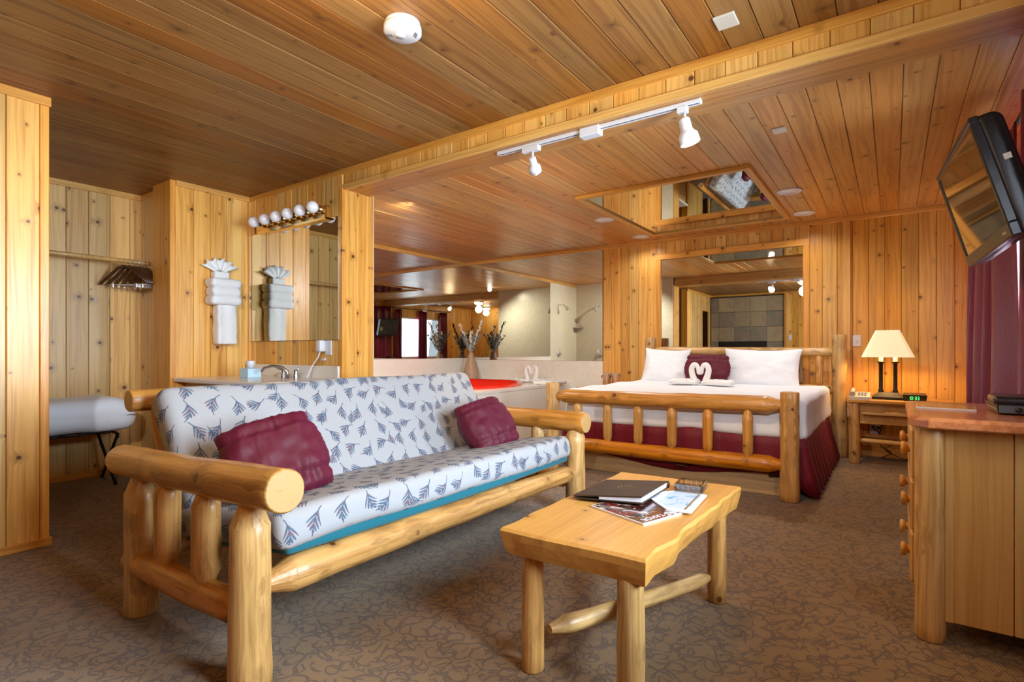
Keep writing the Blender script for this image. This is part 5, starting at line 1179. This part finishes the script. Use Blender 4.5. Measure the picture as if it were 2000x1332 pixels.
for k, (x, l_) in enumerate(((-2.92, 'steel ice bucket behind the far bed corner, the one nearer the tub'), (-2.80, 'steel ice bucket behind the far bed corner, the one nearer the headboard'))):
    t = thing('ice_bucket', l_, 'bucket', (x, 6.16, 0.60), 0, 'steel buckets on the hidden nightstand')
    mb = MB(); mb.lathe([(0.001, 0), (0.044, 0), (0.050, 0.16), (0.054, 0.165), (0.050, 0.17), (0.040, 0.02), (0.001, 0.015)], (x, 6.16, 0.601), 24); b_ = part('bucket_body', mb, M['chrome'], t)
    mb = MB(); mb.tube([(x-0.05, 6.16, 0.74), (x-0.07, 6.16, 0.73), (x-0.068, 6.16, 0.71)], 0.006, 8); part('ring_handle', mb, M['blackm'], t)

# ================================================================== DRESSER
dr = thing('dresser', 'pine dresser with log corner posts and a reddish oak top, in front of the curtains', 'dresser', (0.3, 2.78, 0))
X0, X1, Y0, Y1 = 0.045, 0.465, 2.385, 3.16
poly = [(X0+0.055, Y0), (X1, Y0), (X1, Y1), (X0+0.03, Y1), (X0, Y1-0.03), (X0, Y0+0.075), (X0+0.018, Y0+0.03)]
mb = MB(); n = len(poly)
def ringz(d, z):
    cx, cy = (X0+X1)/2, (Y0+Y1)/2; return [(p[0]+(d if p[0] < cx else -d), p[1]+(d if p[1] < cy else -d), z) for p in poly]
R_ = [ringz(0.008, 0.778), ringz(0.0, 0.784), ringz(0.0, 0.806), ringz(0.010, 0.818)]
mb.add([p for r in R_ for p in r], [tuple(reversed(range(n)))]+[(k*n+i, k*n+(i+1) % n, (k+1)*n+(i+1) % n, (k+1)*n+i) for k in range(3) for i in range(n)]+[tuple(3*n+i for i in range(n))])
L4 = along_y(mb, (0.3, 2.77, 0.80)); part('dresser_top', mb, M['dtop'], dr, local=L4, label='reddish oak top with a clipped corner')
for (x, y) in ((0.110, 2.495), (0.110, 3.09), (0.412, 2.495), (0.412, 3.09)): log('corner_post', (x, y, 0), (x, y, 0.778), 0.048, 0.046, 'flat', 'flat', dr, 'logpale', rough=0.7)
mb = MB(); mb.box((0.28, 2.79, 0.43), (0.33, 0.58, 0.68)); part('case', mb, M['dside'], dr)
for (x0, x1) in ((0.150, 0.335), (0.335, 0.375)):
    mb = MB(); mb.bbox(((x0+x1)/2, 2.484, 0.425), (x1-x0-0.002, 0.016, 0.69), 0.003); part('side_panel', mb, M['dside'], dr)
mb = MB(); mb.bbox((0.162, 2.478, 0.425), (0.026, 0.014, 0.69), 0.003); part('panel_stile', mb, M['dside'], dr)
for z in (0.66, 0.463, 0.265):
    mb = MB(); mb.bbox((0.082, 2.79, z), (0.060, 0.48, 0.185), 0.006); d = part('drawer', mb, M['dside'], dr)
    for y in (2.62, 2.96):
        mb = MB(); mb.lathe([(0.014, 0), (0.014, 0.012), (0.026, 0.015), (0.028, 0.026), (0.022, 0.031), (0.001, 0.032)], (0.054, y, z+0.01), 16, V((-1, 0, 0)).to_track_quat('Z', 'Y').to_matrix()); part('knob', mb, M['log'], d)
bk = thing('booklet', 'thin booklet with an orange food photo cover lying on the dresser top', 'booklet', (0.15, 2.83, 0.82))
q = [(0.075, 2.755), (0.262, 2.735), (0.272, 2.905), (0.085, 2.960)]
mb = MB(); slabquad(mb, q, 0.8185, 0.8245); part('pages', mb, M['paper'], bk)
mb = MB(); slabquad(mb, shr(q, 0.985), 0.8246, 0.8252); part('cover', mb, M['cover3'], bk)
vx = thing('disc_player', 'black electronic box with grey-blue front panel on the dresser', 'player', (0.42, 2.68, 0.82))
RV = Matrix.Translation(V((0.315, 2.655, 0.8185))) @ Matrix.Rotation(-0.02, 4, 'Z')
def vp(name, mb, m): return part(name, mb, M[m], vx, local=RV)
mb = MB(); mb.add([(0, 0, 0.004), (0.14, 0, 0.004), (0.14, 0.20, 0.004), (-0.01, 0.20, 0.004), (-0.004, 0, 0.038), (0.14, 0, 0.038), (0.14, 0.22, 0.038), (-0.02, 0.22, 0.038)], [(3,2,1,0),(4,5,6,7),(0,1,5,4),(1,2,6,5),(2,3,7,6),(3,0,4,7)]); vp('lower_case', mb, 'black')
mb = MB(); mb.rbox((0.067, 0.11, 0.048), (0.16, 0.21, 0.034), 0.015, 4, grid=(3, 3, 1)); vp('lid', mb, 'black')
mb = MB(); mb.bbox((0.070, -0.003, 0.019), (0.136, 0.010, 0.028), 0.003); fpn = vp('front_panel', mb, 'tvgrey')
mb = MB(); mb.lathe([(0.010, 0), (0.009, 0.005), (0.001, 0.006)], (0.055, -0.008, 0.019), 18, V((0, -1, 0)).to_track_quat('Z', 'Y').to_matrix()); vp('button', mb, 'black')
mb = MB(); mb.box((-0.009, 0.10, 0.020), (0.003, 0.19, 0.004), rz=0.05); vp('gold_edge', mb, 'gold')
mb = MB(); mb.bbox((-1.95, YS+0.006, 1.35), (0.07, 0.012, 0.115), 0.003); single('thermostat_plate', mb, M['plastic'], 'small white thermostat beside the slate fireplace, seen in the headboard mirror', 'thermostat')
